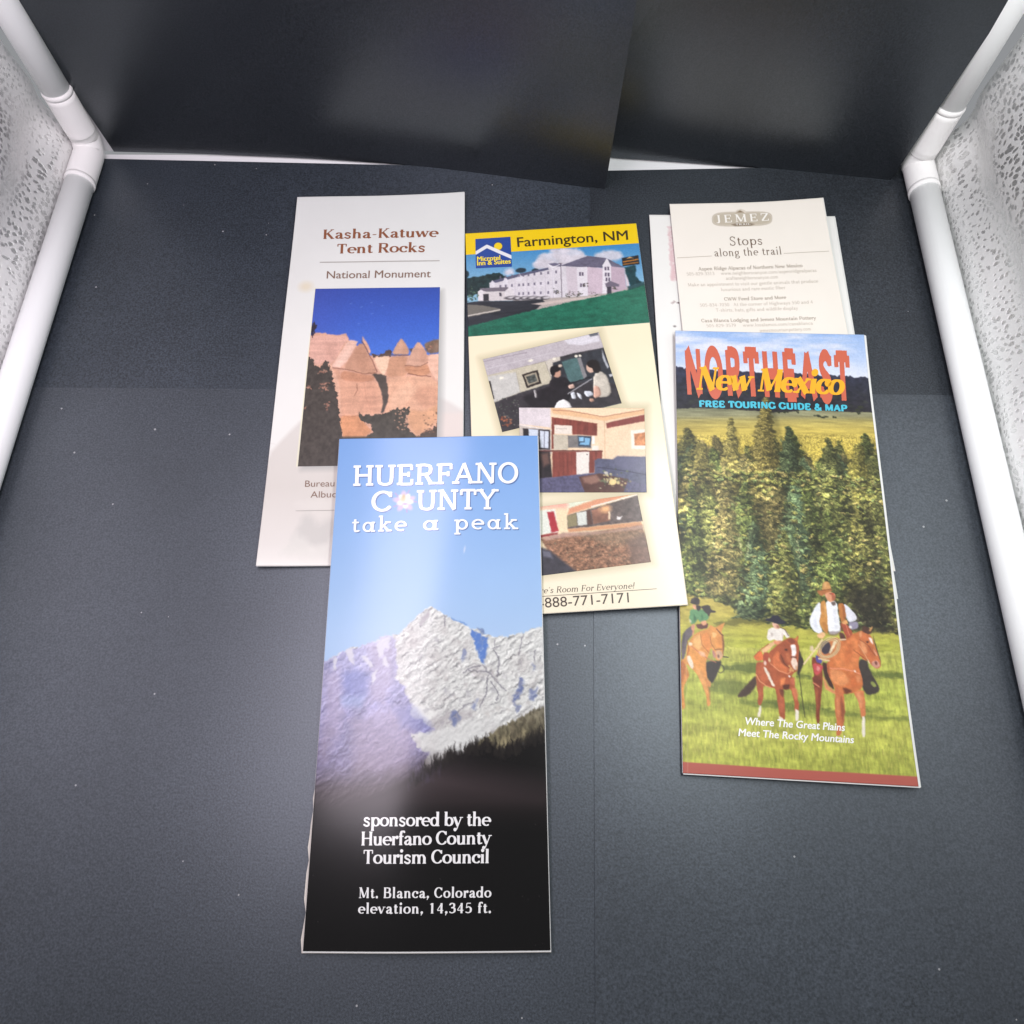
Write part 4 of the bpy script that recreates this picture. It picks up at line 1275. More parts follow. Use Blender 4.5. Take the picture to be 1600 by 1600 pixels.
    cv.line(r2(530, 740, 640, 830, 760, 872, 796, 840), 1.5, (232, 150, 106)); cv.blob(*r2(776, 902)[0], 1.3, 1.3, (250, 240, 230)); cv.line(r2(660, 620, 700, 720, 770, 790), 1.1, (96, 50, 36), a=.8)
    patch(r2(660, 930, 732, 918, 704, 1000, 660, 1034), (228, 136, 82), 1.4); patch(r2(780, 930, 852, 920, 842, 1030, 800, 1012), (204, 110, 80), 1.4); patch(r2(690, 1010, 782, 1008, 770, 1074, 700, 1076), (96, 50, 36), 1.2)
    patch(r2(640, 1070, 712, 1080, 692, 1190, 652, 1124), (112, 60, 44), 1.3, .9); patch(r2(792, 1050, 880, 1060, 888, 1200, 850, 1224), (216, 126, 86), 1.3, .9); patch(r2(640, 1180, 690, 1200, 700, 1400, 650, 1380), (190, 104, 72), 1.8, .8); patch(r2(366, 1050, 410, 1060, 400, 1180, 372, 1180), (196, 108, 74), 1.4, .7)
    patch(r2(430, 780, 470, 790, 530, 920, 592, 1034, 550, 1032, 500, 930), (246, 232, 212)); cv.line(r2(342, 880, 382, 960, 470, 1030, 530, 1050), 1.4, (238, 162, 112), a=.9)
    for P in (r2(378, 1290, 406, 1290, 402, 1432, 352, 1436), r2(632, 1420, 700, 1466, 690, 1490, 640, 1490), r2(850, 1336, 900, 1352, 896, 1490, 854, 1490)): patch(P, (244, 234, 216), amt=.05)
    patch(r2(400, 560, 560, 440, 596, 480, 500, 560, 440, 604), (236, 190, 140)); patch(r2(308, 640, 400, 562, 440, 640, 432, 692, 360, 702, 318, 672), (226, 118, 66)); patch(r2(430, 600, 504, 580, 512, 700, 452, 762, 428, 700), (168, 78, 56)); cv.blob(*r2(456, 730)[0], 2, 3.4, (238, 206, 190)); cv.blob(*r2(512, 690)[0], 1.6, 3.2, (232, 196, 150))
    cv.line(r2(310, 640, 420, 540, 500, 480), 1.2, (160, 70, 46), a=.8)
    patch(r2(498, 290, 560, 254, 620, 280, 682, 274, 732, 310, 782, 380, 742, 404, 702, 350, 692, 440, 640, 442, 560, 420, 530, 442, 488, 420, 488, 330), (242, 234, 224), amt=.06); patch(r2(534, 330, 562, 340, 556, 390, 536, 380), (186, 170, 160), 1.2, .7); patch(r2(680, 330, 700, 350, 690, 420, 676, 400), (196, 176, 166), 1.2, .7)
    cv.line(r2(660, 262, 716, 290, 764, 372), 1.2, (88, 58, 58), a=.8); patch(r2(556, 440, 650, 428, 692, 452, 600, 504), (228, 150, 112))
    patch(r2(548, 196, 620, 212, 652, 262, 600, 284, 564, 252), (234, 186, 160)); patch(r2(612, 226, 656, 250, 640, 280, 610, 264), (150, 98, 80), 1.1, .8)
    patch(r2(452, 150, 540, 132, 560, 100, 640, 104, 662, 150, 738, 190, 702, 216, 620, 216, 545, 192, 480, 182), (44, 44, 58))
    # right: white shirt, tan vest and hat
    patch(r1(560, 830, 640, 846, 652, 920, 700, 1010, 764, 1120, 742, 1172, 640, 1198, 588, 1130, 568, 1000, 540, 920), (66, 58, 54), 1.2); patch(r1(665, 1070, 690, 1050, 732, 1100, 700, 1116), (150, 158, 84), .9)
    patch(r1(690, 580, 730, 700, 776, 850, 770, 916, 750, 860), (84, 56, 48), 1)
    patch(r1(70, 820, 100, 1000, 98, 1100, 120, 1250, 122, 1470, 156, 1480, 162, 1280, 182, 1120, 192, 960, 150, 820), (136, 68, 46)); patch(r1(100, 1060, 140, 1080, 140, 1400, 124, 1300), (176, 96, 64), 1.2, .7)
    patch(r1(180, 860, 240, 876, 242, 980, 292, 1080, 302, 1140, 240, 1092, 196, 980), (72, 46, 40), 1.2)
    patch(r1(240, 850, 290, 780, 370, 650, 450, 600, 540, 560, 600, 545, 660, 580, 700, 650, 742, 780, 772, 860, 770, 912, 735, 932, 690, 902, 656, 850, 600, 842, 560, 800, 546, 900, 582, 1000, 592, 1080, 570, 1142, 500, 1172, 400, 1184, 330, 1182, 290, 1080, 240, 980, 228, 900), (208, 120, 70))
    patch(r1(300, 780, 450, 640, 540, 620, 552, 800, 530, 926, 400, 944, 300, 900), (222, 134, 80), 2); patch(r1(420, 700, 480, 640, 500, 780, 440, 900, 400, 860), (198, 108, 62), 3, .6); patch(r1(268, 930, 400, 960, 462, 1060, 390, 1112, 300, 1080, 258, 1000), (230, 150, 96), 1.8); patch(r1(470, 1000, 562, 986, 584, 1060, 500, 1134, 468, 1090), (204, 112, 64), 1.6); patch(r1(520, 990, 570, 1000, 574, 1060, 530, 1070), (228, 150, 100), 1.8, .8)
    patch(r1(380, 1120, 440, 1128, 484, 1152, 420, 1194), (112, 60, 40), 1.5); patch(r1(190, 990, 240, 1100, 332, 1172, 310, 1192, 200, 1122), (226, 150, 100), 1.2)
    patch(r1(310, 1110, 390, 1150, 402, 1200, 412, 1320, 400, 1470, 364, 1600, 318, 1600, 330, 1470, 308, 1330), (206, 120, 76)); patch(r1(366, 1170, 412, 1330, 402, 1460, 370, 1430), (148, 82, 56), 1.5, .85); patch(r1(322, 1200, 350, 1220, 352, 1420, 334, 1400), (228, 150, 102), 1.5, .7)
    patch(r1(490, 1160, 600, 1140, 606, 1200, 622, 1320, 616, 1410, 578, 1424, 560, 1340, 548, 1260), (214, 130, 82)); patch(r1(520, 1170, 570, 1170, 590, 1300, 572, 1330), (234, 160, 112), 1.6, .8); patch(r1(582, 1406, 616, 1406, 614, 1610, 582, 1610), (240, 232, 214), amt=.05)
    patch(r1(556, 562, 600, 548, 652, 590, 692, 650, 742, 780, 768, 860, 766, 912, 735, 932, 690, 902, 650, 850, 610, 790, 560, 772, 544, 680), (204, 118, 72)); patch(r1(560, 640, 620, 680, 642, 780, 590, 772), (230, 154, 104), 1.6); patch(r1(640, 700, 690, 720, 720, 820, 680, 840, 650, 790), (190, 104, 64), 1.8, .8)
    patch(r1(648, 614, 682, 626, 702, 692, 670, 664), (248, 230, 220)); patch(r1(700, 720, 740, 790, 730, 800, 704, 750), (234, 190, 170), 1, .7); patch(r1(680, 862, 740, 838, 768, 900, 730, 928, 690, 902), (214, 156, 136)); cv.blob(*r1(726, 872)[0], 1.8, 2.6, (120, 70, 62)); cv.blob(*r1(640, 662)[0], 2, 1.5, (70, 42, 36), a=.85)
    patch(r1(575, 545, 600, 498, 650, 520, 694, 562, 652, 590, 600, 562), (82, 54, 44), 1); patch(r1(654, 546, 690, 500, 684, 540, 668, 556), (206, 150, 96), .8); patch(r1(552, 570, 580, 550, 590, 600, 566, 620), (230, 160, 110), 1, .9)
    cv.line(r1(552, 690, 600, 760, 642, 842), 1.2, (226, 166, 120)); cv.line(r1(560, 640, 640, 690, 720, 800), .9, (120, 62, 42), a=.8); cv.line(r1(640, 842, 660, 870), 1.4, (240, 214, 180)); cv.line(r1(500, 740, 560, 790, 640, 850), 1.0, (120, 60, 40), a=.8)
    cv.line(r1(260, 926, 400, 930, 512, 960, 566, 982), 1.6, (238, 156, 122), a=.9); cv.blob(*r1(512, 956)[0], 1.4, 1.3, (250, 240, 226)); cv.line(r1(240, 880, 252, 1000), 1.8, (180, 96, 64))
    patch(r1(220, 660, 330, 606, 384, 660, 362, 760, 280, 832, 220, 850, 140, 850, 130, 760), (206, 130, 82)); patch(r1(118, 790, 182, 838, 174, 884, 118, 862), (90, 80, 152)); patch(r1(88, 870, 194, 900, 182, 952, 124, 1004, 96, 960), (204, 84, 84)); patch(r1(130, 900, 160, 920, 150, 960, 126, 950), (240, 180, 170), 1, .6); patch(r1(80, 1000, 172, 1010, 172, 1104, 98, 1122), (120, 60, 46)); cv.line(r1(90, 1070, 150, 1110), 1.8, (210, 130, 96))
    patch(r1(370, 470, 440, 488, 502, 580, 440, 634, 396, 560), (172, 86, 62)); cv.line(r1(420, 490, 460, 600), 1.2, (220, 130, 100)); patch(r1(350, 560, 400, 580, 430, 640, 370, 650), (92, 56, 50), 1.2)
    cv.blob(*r1(216, 716)[0], 7.4, 10, (66, 58, 68), ang=.2); patch(r1(300, 650, 344, 640, 270, 780, 250, 770), (242, 222, 184))
    for k, (rx, ry) in enumerate(((112, 104), (104, 96), (96, 90), (88, 82), (80, 76))):
        th = np.linspace(0, 2 * math.pi, 28)
        cv.line(r1(*np.stack([252 + rx * np.cos(th) - 18 * np.sin(th), 720 + k * 2 + ry * np.sin(th) - 14 * np.cos(th)], -1).ravel()), .9, ((232, 212, 166), (170, 142, 98), (238, 220, 178), (184, 156, 110), (222, 198, 150))[k], a=.95)
    cv.line(r1(0, 884, 70, 796, 130, 720, 180, 640), 2.4, (238, 212, 166)); cv.line(r1(150, 830, 250, 850), 2.2, (226, 204, 160)); patch(r1(56, 710, 90, 700, 100, 760, 64, 760), (236, 210, 190), 1, .8); cv.line(r1(366, 640, 420, 636), 2.0, (236, 206, 170))
    W_ = (240, 242, 246)
    patch(r1(165, 260, 112, 310, 60, 420, 58, 490, 100, 552, 150, 584, 192, 572, 150, 470, 178, 380), W_, amt=.05); patch(r1(215, 248, 330, 258, 346, 380, 372, 545, 330, 584, 245, 588, 228, 400), (246, 246, 248), amt=.04); patch(r1(400, 275, 470, 330, 526, 400, 532, 440, 470, 472, 430, 440, 408, 340), (232, 232, 240), amt=.05); patch(r1(450, 460, 546, 458, 548, 520, 480, 544, 452, 510), (150, 144, 164), 1)
    patch(r1(96, 440, 120, 420, 140, 520, 110, 530), (206, 210, 222), 2, .7); patch(r1(290, 330, 320, 340, 340, 520, 310, 540), (222, 224, 232), 2, .7); patch(r1(250, 560, 340, 556, 366, 540, 340, 600, 250, 600), (120, 100, 100), 1, .6)
    patch(r1(165, 260, 215, 248, 236, 400, 242, 590, 200, 562, 148, 470, 172, 400), (204, 144, 78)); patch(r1(200, 270, 222, 300, 230, 420, 210, 400), (236, 182, 112), 1.2, .7); patch(r1(180, 460, 230, 470, 236, 570, 200, 540), (182, 120, 62), 1.6, .7)
    patch(r1(340, 280, 402, 274, 426, 440, 376, 472, 354, 380), (194, 124, 66)); patch(r1(380, 290, 404, 300, 420, 430, 400, 440), (150, 88, 50), 1.2, .7); patch(r1(370, 470, 384, 470, 380, 560, 366, 540), (150, 80, 54), 1, .9)
    patch(r1(128, 592, 190, 558, 218, 590, 192, 632, 138, 622), (236, 186, 136)); patch(r1(378, 462, 432, 438, 448, 476, 400, 494), (226, 166, 106)); cv.blob(*r1(468, 512)[0], 2.6, 2, (244, 238, 230))
    patch(r1(268, 268, 312, 258, 322, 292, 290, 304), (112, 96, 92), .9)
    patch(r1(203, 170, 265, 158, 312, 180, 320, 214, 302, 252, 260, 268, 224, 236), (226, 158, 118)); patch(r1(276, 190, 320, 200, 312, 242, 280, 254), (160, 90, 66), 1.2, .85); patch(r1(250, 170, 300, 176, 300, 196, 256, 190), (130, 70, 52), 1, .8); cv.blob(*r1(292, 186)[0], 1.4, 1.2, (204, 80, 60)); patch(r1(210, 186, 236, 190, 240, 220, 222, 220), (240, 182, 146), 1.2, .8)
    patch(r1(180, 150, 190, 90, 206, 60, 236, 62, 264, 80, 276, 142), (208, 152, 92)); patch(r1(196, 80, 226, 70, 222, 120, 200, 130), (232, 180, 120), 1.4, .8); patch(r1(134, 150, 180, 150, 272, 136, 292, 150, 204, 186, 190, 206, 160, 196, 140, 176), (176, 112, 68)); cv.line(r1(182, 150, 272, 136), 1.4, (122, 72, 46), a=.8)
    cv.rel = None
    rp = n3(60, 120, 1500, 100, 1560, 1120, 60, 1000)
    cv.warp(.8, 5, 81, rp); cv.grain(.05, 85)
    # red-brown foot band; folded edge
    band = cv.vgrad([(1190, (186, 98, 84)), (1235, (178, 92, 80))])
    cv.poly(n3(60, 1240, 108, 1242, 400, 1262, 800, 1290, 1200, 1312, 1600, 1336, 1600, 1460, 60, 1400), band, soft=.7)
    cv.line(n3(128, 560, 138, 1240, 136, 1310), 1.2, (236, 214, 180), a=.25)
    printed('front_cover', p, cv, P_SATIN, o, k=.74, dz=0)
    leaf('inner_page', p, M['paper'], o, ztop=-.0003, thick=.0006, ext=(-.0002, 0, .0009, .0005))
    leaf('inner_page', p, M['paper'], o, ztop=-.0010, thick=.0006, ext=(-.0002, .0002, .0016, .0002))
    leaf('back_cover', p, M['paper'], o, ztop=-.0017, thick=.0004, ext=(0, .0002, .0012, -.0002))
    lettering('region_lettering', p, o, ink('brick_orange_ink', (206, 100, 74), .35), [(serif_line('NORTHEAST', POSTER, track=2.0), n1(190, 506)[0], n1(1300, 551)[0], 72)], dz=.00010)
    gold = ink('golden_ink', (246, 176, 16), .45)
    T = serif_line('New Mexico', SWASH, shear=.24, track=-.3)
    lettering('state_lettering', p, o, gold, [(T, n1(250, 474)[0], n1(1256, 512)[0], 36)], dz=.00022)
    lettering('subtitle_lettering', p, o, ink('turquoise_ink', (70, 190, 214), .35), [(serif_line('FREE TOURING GUIDE & MAP', HEAVY, track=.5), n1(270, 590)[0], n1(1270, 622)[0], 9.8)], dz=.00012)
    wh = ink('white_ink', (250, 250, 246), .35)
    lettering('slogan_lettering', p, o, wh, [(sans_line('Where The Great Plains', .022, .2), n3(496, 1010)[0], n3(1118, 1050)[0], 11.2),
                                             (sans_line('Meet The Rocky Mountains', .022, .2), n3(450, 1080)[0], n3(1174, 1126)[0], 11.2)], dz=.00012)


riders()


# ================================================================== national monument leaflet
def tent_rocks():
    k1, k2 = zm(400, 280, 4.706), zm(400, 600, 4.706)
    p = Panel([(465, 309), (726, 303.5), None, (401, 885)], (.0028, .0030, .0028, .0028), wave=.0005, seed=6, complete=2)
    p.curl = (.0008, .0022, 0, .0008)
    o = empty('monument_leaflet', tuple(at(570, 600, .0006)), 'pale leaflet with a photo of cone-shaped tent rocks under deep blue sky', 'brochure', LEAFLETS)
    cv = Canvas(p.px, 250, 540, (236, 237, 232))
    cv.img = tint(cv.vgrad([(300, (230, 232, 229)), (500, (238, 239, 233)), (885, (243, 241, 234))]), cv.noise(50, seed=2), .012)
    tan = cv.vgrad([(600, (224, 220, 213)), (760, (218, 213, 205)), (850, (230, 226, 219)), (885, (242, 239, 232))])
    cv.poly(k2(330, 270, 200, 400, 110, 500, 60, 620, 0, 1300, 700, 1340, 1560, 1340, 1560, 420, 1300, 300, 900, 200), tan, soft=3)
    cv.poly(k2(1330, 90, 1420, 130, 1530, 200, 1530, 420, 1300, 420), (226, 220, 214), soft=3)
    cv.poly(k2(1330, 215, 1530, 210, 1530, 420, 1330, 420), (232, 220, 212), soft=3, a=.8)
    for P, c in ((k2(300, 1040, 400, 930, 470, 1040, 540, 900, 640, 1060, 640, 1200, 250, 1200), (204, 202, 196)), (k2(180, 1260, 300, 1090, 430, 1200, 600, 1130, 640, 1300), (228, 226, 218)), (k2(300, 870, 420, 850, 620, 870, 620, 960, 520, 1010, 400, 960), (226, 222, 214))):
        cv.poly(P, c, soft=5, a=.75, rough=(cv.noise(8, seed=5) - .5) * 10)
    cv.blob(*k1(368, 792)[0], 9, 7.5, (232, 214, 176), a=.55, soft=.6)
    # printed soft frame shade round the photo
    cv.poly(k1(452, 830, 1376, 812, 1380, 900, 1372, 1700, 1350, 2110, 330, 2140), (176, 176, 172), soft=5, a=.75)
    cv.line(k1(430, 806, 440, 806, 300, 2110), 1.4, (244, 240, 200), a=.9)
    cv.line([(k2(0, 0)[0][0] + 8, 690), (430, 694)], 1.0, (222, 220, 214), a=.5)
    printed('front_page', p, cv, P_MATT, o, k=.74)
    leaf('inner_page', p, M['paper'], o, ztop=-.00025, thick=.0002, ext=(-.0002, -.0002, .0002, .0002))
    leaf('inner_page', p, M['paper'], o, ztop=-.0006, thick=.0004, ext=(.0002, -.0006, -.0004, -.0004))
    # the photo
    q = [k1(438, 808)[0], k1(1352, 790)[0], k2(1326, 590)[0], k2(308, 606)[0]]
    c = Canvas(q, 230, 300, (70, 110, 200))
    sky = c.vgrad([(445, (58, 84, 172)), (500, (66, 104, 202)), (560, (78, 128, 224))])
    pur = np.clip(np.interp(c.X, [480, 560, 700], [1, .35, 0]), 0, 1)[..., None]
    c.img = sky * (1 - .35 * pur) + np.array([92, 88, 168]) * .35 * pur
    for x, y in ((700, 915), (775, 940), (855, 990), (930, 930), (755, 1065), (850, 905)): c.blob(*k1(x, y)[0], 2.5, .7, (130, 160, 226), a=.5, ang=-.3)
    rk = (c.noise(6, 8, 4, seed=3) - .5) * 3
    nz = c.noise(9, 14, 5, seed=4)
    strata = c.noise(60, 3.2, 3, seed=6)
    tx = lambda col, a=.16: tint(tint(np.ones_like(c.img) * np.array(col, float), nz, a), strata, .07)
    k3 = zm(460, 490, 6.4)
    def rock(P, col, soft=.9, a=1.0, amt=.09, ch=1):
        c.poly(chaikin(P, ch) if ch else P, tx(col, amt), soft=soft, a=a, rough=rk * .6)
    rock(k3(100, 260, 150, 222, 230, 194, 320, 200, 332, 212, 440, 214, 520, 204, 548, 262, 760, 420, 960, 424, 1450, 400, 1500, 1300, 60, 1300), (220, 170, 146), ch=0)
    rock(k3(150, 240, 230, 222, 440, 224, 520, 214, 546, 262, 480, 330, 410, 470, 340, 524, 310, 470, 260, 524, 206, 512, 140, 420), (226, 178, 160), amt=.05); rock(k3(300, 300, 380, 280, 480, 300, 400, 470, 330, 500), (216, 168, 150), 3, .6)
    rock(k3(546, 264, 600, 274, 642, 282, 490, 542, 368, 546, 430, 440), (238, 196, 176), amt=.04); rock(k3(440, 460, 560, 330, 600, 300, 480, 520, 400, 540), (246, 210, 190), 2, .6, amt=.04)
    rock(k3(678, 224, 702, 260, 774, 372, 752, 412, 690, 310), (228, 176, 150), amt=.06)
    rock(k3(668, 268, 762, 430, 822, 580, 790, 612, 680, 602, 488, 556, 560, 440), (202, 154, 128), amt=.06); rock(k3(600, 400, 670, 290, 720, 420, 780, 580, 640, 570), (194, 146, 120), 3, .6)
    c.line(k3(368, 546, 500, 556, 690, 602, 822, 592), 1.3, (120, 82, 68), a=.8); c.line(k3(676, 270, 762, 436, 828, 582), 1.4, (112, 76, 64), a=.8)
    rock(k3(468, 570, 680, 606, 802, 626, 792, 672, 640, 692, 464, 672), (204, 148, 118)); c.line(k3(470, 680, 640, 694, 800, 672), 1.0, (172, 120, 96), a=.7)
    rock(k3(338, 480, 372, 552, 466, 584, 464, 672, 640, 692, 832, 672, 880, 850, 882, 940, 832, 1004, 700, 1004, 640, 1022, 458, 1022, 440, 850, 408, 700), (220, 168, 140), amt=.07); rock(k3(338, 480, 400, 566, 452, 700, 470, 1000, 452, 1000, 436, 850, 404, 700), (236, 188, 162), 1.4, .8); rock(k3(640, 700, 800, 690, 850, 860, 780, 980, 660, 960), (210, 158, 132), 4, .6); c.line(k3(630, 704, 632, 770, 600, 820), 1.3, (130, 88, 70), a=.7); c.line(k3(700, 700, 720, 860, 760, 960), .9, (186, 134, 110), a=.7)
    rock(k3(458, 1022, 640, 1022, 692, 1080, 772, 1162, 760, 1192, 690, 1244, 500, 1254, 464, 1150), (216, 154, 114), amt=.12); c.line(k3(458, 1024, 560, 1034, 650, 1020), 1.1, (170, 118, 90), a=.7)
    rock(k3(768, 600, 922, 612, 914, 680, 942, 720, 934, 800, 952, 822, 900, 984, 856, 1004, 888, 900, 872, 800, 832, 670), (86, 78, 72), amt=.12)
    rock(k3(780, 440, 962, 422, 922, 560, 886, 626, 840, 560), (240, 204, 174), amt=.05)
    rock(k3(1066, 244, 1092, 260, 1152, 376, 1136, 412, 974, 406, 1020, 310), (206, 160, 134), amt=.06); rock(k3(1066, 250, 1080, 300, 1080, 400, 990, 400), (216, 172, 146), 2, .6); c.line(k3(972, 410, 1060, 416, 1140, 414), 1.6, (112, 76, 62), a=.85)
    rock(k3(960, 424, 1140, 424, 1110, 500, 1130, 560, 1110, 622, 950, 642, 920, 600), (206, 156, 126), amt=.08)
    rock(k3(1220, 284, 1266, 290, 1336, 400, 1326, 480, 1260, 522, 1108, 516, 1160, 400), (216, 170, 146), amt=.06); rock(k3(1250, 300, 1330, 400, 1320, 480, 1260, 510), (200, 152, 128), 2.5, .6); c.line(k3(1108, 520, 1260, 526, 1330, 486), 1.4, (118, 82, 66), a=.8)
    rock(k3(1110, 524, 1260, 530, 1330, 494, 1372, 612, 1150, 612, 1100, 560), (200, 146, 114), amt=.14); c.line(k3(1130, 600, 1240, 616, 1364, 626), 1.5, (116, 78, 62), a=.85); c.line(k3(1120, 560, 1250, 566, 1340, 548), .9, (160, 108, 84), a=.7)
    rock(k3(1342, 410, 1460, 400, 1460, 710, 1372, 604, 1332, 490), (238, 192, 168), amt=.05)
    rock(k3(930, 644, 1110, 624, 1370, 632, 1450, 722, 1450, 1080, 1230, 1250, 1130, 1130, 1150, 960, 1030, 960, 898, 1004, 950, 830, 932, 740), (228, 178, 148), amt=.07); rock(k3(1240, 730, 1440, 722, 1432, 900, 1300, 960, 1180, 830), (212, 160, 132), 3, .8); rock(k3(1130, 960, 1300, 980, 1440, 900, 1440, 1060, 1240, 1230, 1140, 1130), (216, 164, 126), 3, .8, amt=.12); rock(k3(960, 830, 1080, 700, 1240, 740, 1100, 920, 960, 960), (236, 190, 160), 4, .7)
    rock(k3(1290, 300, 1370, 262, 1460, 250, 1460, 384, 1340, 402), (128, 106, 90), 1.4, amt=.3)
    c.rel = None
    c.warp(1.2, 10, 31); c.warp(.8, 4, 33); c.grain(.06, 35)
    # scrub: dark speckled masses
    c.poly(k3(-100, 1240, 1600, 1220, 1600, 1700, -100, 1700), (78, 72, 66), soft=2)
    def scrub(P, col, seed, rough, a=1.0):
        c.poly(P, tint(np.ones_like(c.img) * np.array(col, float), c.noise(5, seed=seed), .2), soft=.8, a=a, rough=(c.noise(4, 4, 3, seed=seed + 1) - .5) * rough)
    scrub(k3(150, 150, 200, 80, 230, 120, 210, 180, 180, 240), (62, 56, 70), 10, 8); scrub(k3(770, 400, 830, 420, 900, 392, 940, 350, 980, 380, 960, 424, 860, 436, 790, 440), (92, 76, 70), 11, 6); scrub(k3(1140, 350, 1180, 340, 1200, 330, 1170, 376), (96, 78, 70), 12, 5)
    scrub(k3(120, 430, 190, 460, 210, 512, 260, 544, 312, 474, 346, 500, 400, 700, 440, 860, 460, 1080, 486, 1260, 440, 1700, -60, 1700, 60, 1000, 110, 600), (78, 72, 67), 13, 8)
    for cx_, cy_, sx_, sy_, n_ in ((300, 740, 34, 50, 26), (280, 590, 40, 16, 12), (150, 745, 22, 26, 9), (330, 930, 30, 40, 12), (110, 930, 20, 30, 4), (1350, 330, 50, 30, 10)):
        for q_ in range(n_):
            c.blob(*k3(rnd.gauss(cx_, sx_ * .6), rnd.gauss(cy_, sy_ * .6))[0], rnd.uniform(.8, 2.4), rnd.uniform(.6, 1.5), rnd.choice([(196, 148, 126), (176, 130, 110), (150, 108, 92)]), a=.8, ang=rnd.uniform(-1, 1))
    scrub(k3(648, 984, 700, 1020, 860, 1006, 1000, 952, 1150, 936, 1142, 1000, 1110, 1060, 1150, 1160, 1224, 1246, 1240, 1400, 600, 1400, 690, 1250, 784, 1182, 752, 1120, 690, 1080, 650, 1050), (78, 74, 67), 15, 9)
    scrub(k3(1226, 1246, 1300, 1172, 1400, 1150, 1450, 1050, 1470, 1400, 1220, 1400), (88, 78, 70), 16, 9)
    for q_ in range(24): c.blob(*k3(rnd.uniform(1000, 1120), rnd.uniform(960, 1160))[0], rnd.uniform(.8, 2.0), rnd.uniform(.6, 1.3), (206, 160, 134), a=.75)
    for q_ in range(34): c.blob(*k3(rnd.uniform(1290, 1440), rnd.uniform(980, 1200))[0], rnd.uniform(.8, 2.4), rnd.uniform(.7, 1.6), rnd.choice([(232, 180, 140), (150, 110, 88), (110, 90, 76)]), a=.7)
    printed('tent_rock_photo', p, c, P_SATIN, o, corners=q, dz=.00008, k=.74, skirt=.00006)
    brown = ink('russet_ink', (142, 84, 52), .6); soft = ink('grey_brown_print_ink', (132, 104, 88), .6)
    lettering('title_lettering', p, o, brown, [(serif_line('Kasha-Katuwe', ROMAN_BOLD, track=.2), k1(495, 441)[0], k1(1342, 424)[0], 14.6),
                                               (serif_line('Tent Rocks', ROMAN_BOLD, track=.2), k1(596, 548)[0], k1(1240, 534)[0], 15)])
    lettering('subtitle_lettering', p, o, soft, [(sans_line('National Monument', -.006), k1(520, 732)[0], k1(1284, 718)[0], 11.4)])
    lettering('office_lettering', p, o, soft, [(sans_line('Bureau of Land Management'), k2(360, 756)[0], k2(1268, 740)[0], 9.8), (sans_line('Albuquerque Field Office'), k2(400, 836)[0], k2(1232, 821)[0], 9.8)])
    rule('ruled_line', p, o, ink('grey_rule_ink', (176, 172, 166), .6), [(*k1(470, 613), *k1(1350, 597), 1.5), (*k2(292, 933), *k2(1330, 912), 1.0)])


tent_rocks()


